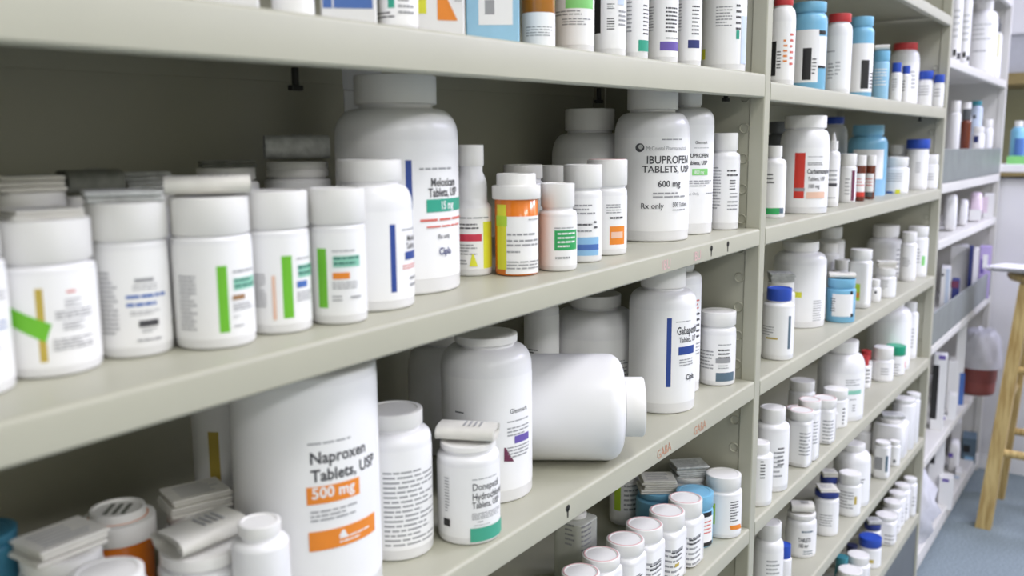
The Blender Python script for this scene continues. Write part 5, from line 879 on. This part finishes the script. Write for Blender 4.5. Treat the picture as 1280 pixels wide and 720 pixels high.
    {'k': 'b', 'n': 'pill_bottle', 'l': 'small white bottle at right end behind the far bay grey divider', 'c': 'bottle', 'p': [3.9615, 0.05, 1.2034], 'r': 0.022, 'h': 0.2066, 'hc': 0.1759, 'hs': 0.1667, 'rc': 0.0189, 'th': -3.007, 'cc': 'w', 'bc': 'w'},
    {'k': 'x', 'n': 'tissue_pack', 'l': 'plump white plastic pack nearest the post on the far bay third shelf', 'c': 'pack', 'p': [3.2497, 0.04, 1.042], 'w': 0.0393, 'd': 0.09, 'h': 0.1201, 'th': -2.977, 'bc': 'w', 'P': [], 'x': 'soft'},
    {'k': 'x', 'n': 'tissue_pack', 'l': 'second plump white plastic pack on the far bay third shelf', 'c': 'pack', 'p': [3.4941, 0.04, 1.0404], 'w': 0.0295, 'd': 0.09, 'h': 0.0904, 'th': -2.988, 'bc': 'w', 'P': [], 'x': 'soft'},
    {'k': 'x', 'n': 'tissue_pack', 'l': 'pale pink wrapped pack on the far bay third shelf', 'c': 'pack', 'p': [3.7181, 0.035, 1.0389], 'w': 0.0439, 'd': 0.09, 'h': 0.1057, 'th': -2.999, 'bc': 'palepink', 'P': [['r', 'w', -0.0185, 0.0052, 0.0203, 0.0447]], 'x': 'soft'},
    {'k': 'x', 'n': 'medicine_carton', 'l': 'white carton with dark print on the far bay third shelf', 'c': 'box', 'p': [3.9327, 0.021, 1.0375], 'w': 0.0351, 'd': 0.09, 'h': 0.091, 'th': -3.01, 'bc': 'w', 'P': [['r', 'palepink', -0.0203, 0.0212, -0.0028, 0.0816], ['l', 'grey', -0.0097, -0.021, 0.0109, 0.0027, 2]]},
    {'k': 'x', 'n': 'binder', 'l': 'white binder with black spine dot on the far bay fourth shelf', 'c': 'binder', 'p': [3.2766, 0.045, 0.7308], 'w': 0.0283, 'd': 0.1, 'h': 0.1882, 'th': -2.977, 'bc': 'w', 'P': [['r', 'black', -0.0133, 0.1644, -0.0057, 0.1719], ['r', 'paleblue', -0.0001, 0.0727, 0.0117, 0.1884]]},
    {'k': 'x', 'n': 'book', 'l': 'navy and dark red book on the far bay fourth shelf', 'c': 'book', 'p': [3.3809, 0.03, 0.7301], 'w': 0.0243, 'd': 0.06, 'h': 0.137, 'th': -2.986, 'bc': 'navy', 'P': [['r', 'plum', -0.0146, 0.1106, 0.0087, 0.1337]]},
    {'k': 'x', 'n': 'file_box', 'l': 'tall off-white file box on the far bay fourth shelf', 'c': 'file box', 'p': [3.7039, 0.075, 0.728], 'w': 0.0578, 'd': 0.1, 'h': 0.2214, 'th': -2.988, 'bc': 'w', 'P': []},
    {'k': 'x', 'n': 'binder', 'l': 'navy-spined binder on the far bay fourth shelf', 'c': 'binder', 'p': [3.6643, 0.03, 0.7283], 'w': 0.0128, 'd': 0.1, 'h': 0.2218, 'th': -2.998, 'bc': 'navy', 'P': []},
    {'k': 'x', 'n': 'binder', 'l': 'off-white binder beside the navy-spined one', 'c': 'binder', 'p': [3.82, 0.035, 0.7273], 'w': 0.0173, 'd': 0.1, 'h': 0.2012, 'th': -3.002, 'bc': 'w', 'P': []},
    {'k': 'x', 'n': 'binder', 'l': 'lilac binder at the right end of the far bay fourth shelf', 'c': 'binder', 'p': [3.9363, 0.019, 0.7265], 'w': 0.0409, 'd': 0.08, 'h': 0.1996, 'th': -3.01, 'bc': 'lilac', 'P': [['r', 'purple', -0.0153, 0.0974, -0.0035, 0.1527], ['r', 'w', -0.0083, 0.1167, 0.0089, 0.1716]]},
    {'k': 'x', 'n': 'paper_stack', 'l': 'white upright papers with black backing board on the far bay fifth shelf', 'c': 'papers', 'p': [3.2282, 0.035, 0.3811], 'w': 0.0403, 'd': 0.05, 'h': 0.2545, 'th': -2.977, 'bc': 'w', 'P': [['r', 'black', -0.0231, 0.0368, -0.0027, 0.2203], ['r', 'purple', -0.006, 0.2401, 0.0139, 0.2544]]},
    {'k': 'x', 'n': 'file_box', 'l': 'plain off-white box in the middle of the far bay fifth shelf', 'c': 'file box', 'p': [3.5324, 0.045, 0.3791], 'w': 0.0294, 'd': 0.09, 'h': 0.1762, 'th': -2.989, 'bc': 'w', 'P': []},
    {'k': 'x', 'n': 'file_box', 'l': 'tall bright white box on the far bay fifth shelf', 'c': 'file box', 'p': [3.6178, 0.035, 0.3786], 'w': 0.0297, 'd': 0.09, 'h': 0.2997, 'th': -2.995, 'bc': 'w', 'P': [['r', 'blue', 0.0025, -0.0254, 0.0194, 0.1198]]},
    {'k': 'x', 'n': 'medicine_carton', 'l': 'low white carton in front of the tall bright box, far bay fifth shelf', 'c': 'box', 'p': [3.3753, 0.014, 0.3802], 'w': 0.0246, 'd': 0.05, 'h': 0.0884, 'th': -2.99, 'bc': 'w', 'P': []},
    {'k': 'x', 'n': 'file_box', 'l': 'white file box behind the crumpled pack on the far bay lowest shelf', 'c': 'file box', 'p': [3.9382, 0.078, 0.0615], 'w': 0.0342, 'd': 0.1, 'h': 0.1593, 'th': -2.996, 'bc': 'w', 'P': []},
    {'k': 'x', 'n': 'medicine_carton', 'l': 'small white carton beside the tote on the far bay lowest shelf', 'c': 'box', 'p': [3.6629, 0.02, 0.0633], 'w': 0.0214, 'd': 0.07, 'h': 0.0426, 'th': -3.001, 'bc': 'w', 'P': [['r', 'paleblue', -0.013, 0.016, 0.004, 0.0289]]},
    {'k': 'x', 'n': 'paper_stack', 'l': 'white upright papers with black edge on the far bay lowest shelf', 'c': 'papers', 'p': [3.3662, 0.05, 0.0652], 'w': 0.0474, 'd': 0.05, 'h': 0.3286, 'th': -2.98, 'bc': 'w', 'P': [['r', 'black', -0.028, 0.1521, -0.006, 0.3113], ['r', 'purple', -0.0012, 0.3113, 0.0172, 0.3262]]},
    {'k': 'x', 'n': 'medicine_carton', 'l': 'tall white carton leaning out on the far bay lowest shelf', 'c': 'box', 'p': [3.3495, 0.012, 0.0653], 'w': 0.0447, 'd': 0.05, 'h': 0.1156, 'th': -2.99, 'bc': 'w', 'P': [['r', 'purple', -0.0125, 0.1004, 0.0082, 0.1115]]},
    {'k': 'x', 'n': 'tissue_pack', 'l': 'crumpled white pack on the far bay lowest shelf', 'c': 'pack', 'p': [3.7338, 0.05, 0.0628], 'w': 0.0408, 'd': 0.08, 'h': 0.1344, 'th': -2.995, 'bc': 'w', 'P': [['r', 'purple', -0.0183, 0.0744, -0.0035, 0.0913]], 'x': 'soft'},
    {'k': 'x', 'n': 'tote', 'l': 'dark blue grey tote at the far end of the far bay lowest shelf', 'c': 'tote', 'p': [3.9365, 0.027, 0.0615], 'w': 0.0507, 'd': 0.1, 'h': 0.1026, 'th': -3.009, 'bc': 'slate', 'P': [['r', 'ltblue', -0.013, -0.0062, 0.0178, 0.0288], ['r', 'black', -0.0215, 0.0445, 0.0031, 0.0739]]},
]
for i_, it_ in enumerate(ITEMS):
    (bottle if it_['k'] == 'b' else carton)(it_, i_)

# the bottle lying on its side, cap towards the aisle
def lying():
    r = 0.0650
    root = thing('pill_bottle', 'large blank white bottle lying on its side on the third shelf', 'bottle', (0.9177, 0.0819, 0.9500))
    L = .150
    M = Matrix.Rotation(-0.995, 4, 'Z') @ Matrix.Rotation(PI / 2, 4, 'Y')
    def put(mb, name, m):
        mb.v = [tuple(M @ Vector(v)) for v in mb.v]
        mb.v = [(a, b_, c + r) for (a, b_, c) in mb.v]
        return mb.build(name, m, root, smooth=50)
    prof = [(0, .001), (r * .8, .001), (r * .86, 0), (r - .006, 0), (r - .0018, .0018), (r, .006), (r, L * .70)]
    rn = r * .52
    for i in range(1, 10):
        t = i / 9 * PI / 2
        prof.append((rn + (r - rn) * math.cos(t) ** .8, L * .70 + L * .14 * math.sin(t)))
    prof += [(rn, L * .86), (0, L * .86)]
    # shift so the root sits below the middle of the body
    put(MB().lathe([(a, z - L * .28) for a, z in prof], 56), 'body', 'w')
    rc = r * .56
    z0, z1 = L * .845 - L * .28, L - L * .28
    put(MB().lathe([(0, z0), (rc * .98, z0), (rc, z0 + .001), (rc, z1 - .0015), (rc - .0015, z1), (rc * .8, z1), (0, z1 - .0007)], 56), 'cap', 'capw')
lying()

# ------------------------------------------------------------------ far end of the aisle
def far_end():
    # tall counter with a white end panel
    t = thing('counter_cabinet', 'tall white counter cabinet at the end of the aisle', 'cabinet', (4.05, -0.5, 0))
    MB().box(0, .62, -.9, .60, .06, 1.185, 0, .002).build('body', 'cab', t)
    MB().box(.03, .6, -.88, .58, 0, .06).build('plinth', 'kick', t)
    MB().box(-.006, 0, -.9, .60, .0, .06).build('baseboard_strip', 'counter', t)
    c = thing('countertop', 'white countertop with brown front edge and black underline', 'countertop', (4.05, -0.5, 1.186))
    MB().box(-.03, .9, -.95, .52, .022, .052, 0, .003).build('top', 'counter', c)
    MB().box(-.028, -.004, -.95, .52, .007, .022).build('front_edge', 'edge', c)
    MB().box(-.027, -.004, -.95, .52, .0, .007).build('black_strip', 'black', c)  # black line along the bottom of the countertop edge
    MB().box(-.004, .9, -.95, .52, 0, .022).build('core', 'edge', c)
    top = 1.186 + .052
    b = thing('soap_bottle', 'blue bottle with white cap standing on the counter', 'bottle', (4.3, -.02, top))
    MB().lathe([(0, 0), (.026, 0), (.028, .002), (.028, .13), (.02, .145), (.013, .148), (0, .148)], 28).build('body', 'blue3', b, smooth=50)
    MB().lathe([(0, .146), (.016, .146), (.016, .168), (.013, .17), (0, .17)], 24).build('cap', 'capw', b, smooth=50)
    mb, nm = label_mesh([['r', 'blue', -.3, .03, 1.2, .1]], lambda a, zz, o, dx=0: (.028 * math.cos(PI + a) + 0, (.028 + o) * math.sin(PI + a), zz) if 0 else ((.028 + o) * math.cos(PI + a), (.028 + o) * math.sin(PI + a), zz), random.Random(1), .2, None)
    mb.build('label', nm, b)
    g = thing('tray', 'shallow green tray on the counter below the blue bottle', 'tray', (4.17, -.07, top))
    mb = MB().box(-.08, .08, -.1, .06, 0, .004)
    for q in ((-.08, -.075, -.1, .06), (.075, .08, -.1, .06), (-.075, .075, -.1, -.095), (-.075, .075, .055, .06)):
        mb.box(*q, .004, .03)
    mb.build('body', 'ltgreen', g)
    f = thing('faucet', 'curved silver tap behind the blue bottle on the counter', 'tap', (4.5, -.03, top))
    pts = [(0, 0, 0), (0, 0, .16)] + [(0, -.05 + .05 * math.cos(t), .16 + .05 * math.sin(t)) for t in [PI * i / 8 for i in range(1, 8)]]
    MB().tube(pts, .007, 10).build('spout', 'divider', f, smooth=50)
    MB().lathe([(0, 0), (.02, 0), (.02, .01), (.01, .014), (0, .014)], 20).build('base', 'divider', f, smooth=50)
    # wall cabinet beyond
    w = thing('wall_cabinet', 'white wall cabinet with grey underside panel beyond the shelving', 'cabinet', (4.75, -.5, 1.58))
    MB().box(0, .5, -.9, .85, .22, .8, 0, .003).build('body', 'cab', w)
    MB().box(.02, .5, -.9, .85, .05, .22).build('grey_panel', 'greyw', w)
    MB().box(.0, .5, -.9, .85, .0, .05).build('light_rail', 'edge', w)
    # stool
    s = thing('bar_stool', 'light wooden bar stool with splayed legs in the aisle', 'stool', (3.575, -.272, 0))
    zt = .885
    seat = [(0, zt - .035), (.13, zt - .035), (.165, zt - .026), (.172, zt - .014), (.168, zt - .004), (.155, zt), (.06, zt - .006), (0, zt - .008)]
    MB().lathe(seat, 40).build('seat', 'wood', s, smooth=50)
    F = .165
    for (sx, sy) in ((-1, 1), (1, 1), (1, -1), (-1, -1)):
        a = Vector((sx * F, sy * F, 0))
        b_ = Vector((sx * .1, sy * .1, zt - .03))
        v = []
        for p, k in ((a, .024), (b_, .02)):
            for (dx, dy) in ((-k, -k), (k, -k), (k, k), (-k, k)):
                v.append((p.x + dx, p.y + dy, p.z))
        mesh_obj('leg', v, [(3, 2, 1, 0), (4, 5, 6, 7), (0, 1, 5, 4), (1, 2, 6, 5), (2, 3, 7, 6), (3, 0, 4, 7)], 'wood', s)
    def at_(sx, sy, z):
        k = z / (zt - .03)
        q = F * (1 - k) + .1 * k
        return (sx * q, sy * q, z)
    for (p, q, z) in (((-1, 1), (1, 1), .45), ((-1, -1), (1, -1), .45), ((-1, 1), (-1, -1), .27), ((1, 1), (1, -1), .27), ((-1, 1), (-1, -1), .56)):
        MB().tube([at_(*p, z), at_(*q, z)], .014, 12).build('rung', 'wood', s, smooth=60)
    pa = thing('paper_sheets', 'loose white papers lying on the wooden stool seat', 'papers', (3.52, -.2, zt + .001))
    mb = MB()
    rng = random.Random(4)
    for i in range(4):
        a = rng.uniform(-.3, .3)
        v = []
        for (dx, dy) in ((-.105, -.14), (.105, -.14), (.105, .14), (-.105, .14)):
            v.append((dx * math.cos(a) - dy * math.sin(a), dx * math.sin(a) + dy * math.cos(a)))
        vv = [(p, q, .004 * i + (.01 if k in (0, 3) else 0)) for k, (p, q) in enumerate(v)] + [(p, q, .004 * i + .0012 + (.01 if k in (0, 3) else 0)) for k, (p, q) in enumerate(v)]
        mb.add(vv, [(3, 2, 1, 0), (4, 5, 6, 7), (0, 1, 5, 4), (1, 2, 6, 5), (2, 3, 7, 6), (3, 0, 4, 7)])
    mb.build('sheets', 'paper', pa)
    # bin with a white liner, standing on the fifth shelf of the far unit
    zb = zsh(3, -.955, 3.80) + .0005
    bn = thing('waste_bin', 'dark red bin with white plastic liner standing on the far bay fifth shelf', 'bin', (3.80, -.004, zb))
    MB().lathe([(0, 0), (.055, 0), (.058, .003), (.062, .05), (.064, .052), (.066, .1), (.068, .102), (.07, .125), (.074, .128), (.074, .134), (.066, .134), (.06, .01), (0, .006)], 36).build('body', 'bin', bn, smooth=45)
    v, f = [], []
    rng = random.Random(9)
    n = 40
    prof = [(.0765, .105), (.078, .125), (.078, .14), (.073, .165), (.07, .195), (.06, .225), (.045, .245), (.02, .235), (.0, .225)]
    for j, (r, z) in enumerate(prof):
        for i in range(n):
            t = 2 * PI * i / n
            k = 1 + (.05 * math.sin(7 * t + j) + .05 * math.sin(11 * t - 2 * j) + rng.uniform(-.03, .03)) * (1 if j > 2 else .25)
            v.append((r * k * math.cos(t), r * k * math.sin(t), z + (rng.uniform(-.006, .006) if j > 1 else 0)))
    for j in range(len(prof) - 1):
        for i in range(n):
            i2 = (i + 1) % n
            f.append((j * n + i, j * n + i2, (j + 1) * n + i2, (j + 1) * n + i))
    mesh_obj('liner_bag', v, f, 'bag', bn, smooth=80)
    # plastic bag hanging off the lowest far shelf
    zb = zsh(3, -1.255, 3.0)
    bg = thing('plastic_bag', 'crumpled translucent plastic bag at the near end of the lowest far shelf', 'bag', (2.985, .075, zb))
    v, f = [], []
    for j in range(9):
        t = j / 8
        R = .085 * math.sin(PI * min(.98, .25 + .7 * t)) + .01
        for i in range(n):
            a = 2 * PI * i / n
            k = 1 + .13 * math.sin(5 * a + 3 * j) + .08 * math.sin(9 * a - j) + rng.uniform(-.05, .05)
            v.append((R * k * math.cos(a), R * k * math.sin(a), .002 + .27 * t))
    for j in range(8):
        for i in range(n):
            i2 = (i + 1) % n
            f.append((j * n + i, j * n + i2, (j + 1) * n + i2, (j + 1) * n + i))
    f.append(tuple(range(n))[::-1])
    f.append(tuple(range(8 * n, 9 * n)))
    mesh_obj('body', v, f, 'bag', bg, smooth=80)
mat('greyw', 'B4B6BC', 0.6)
far_end()
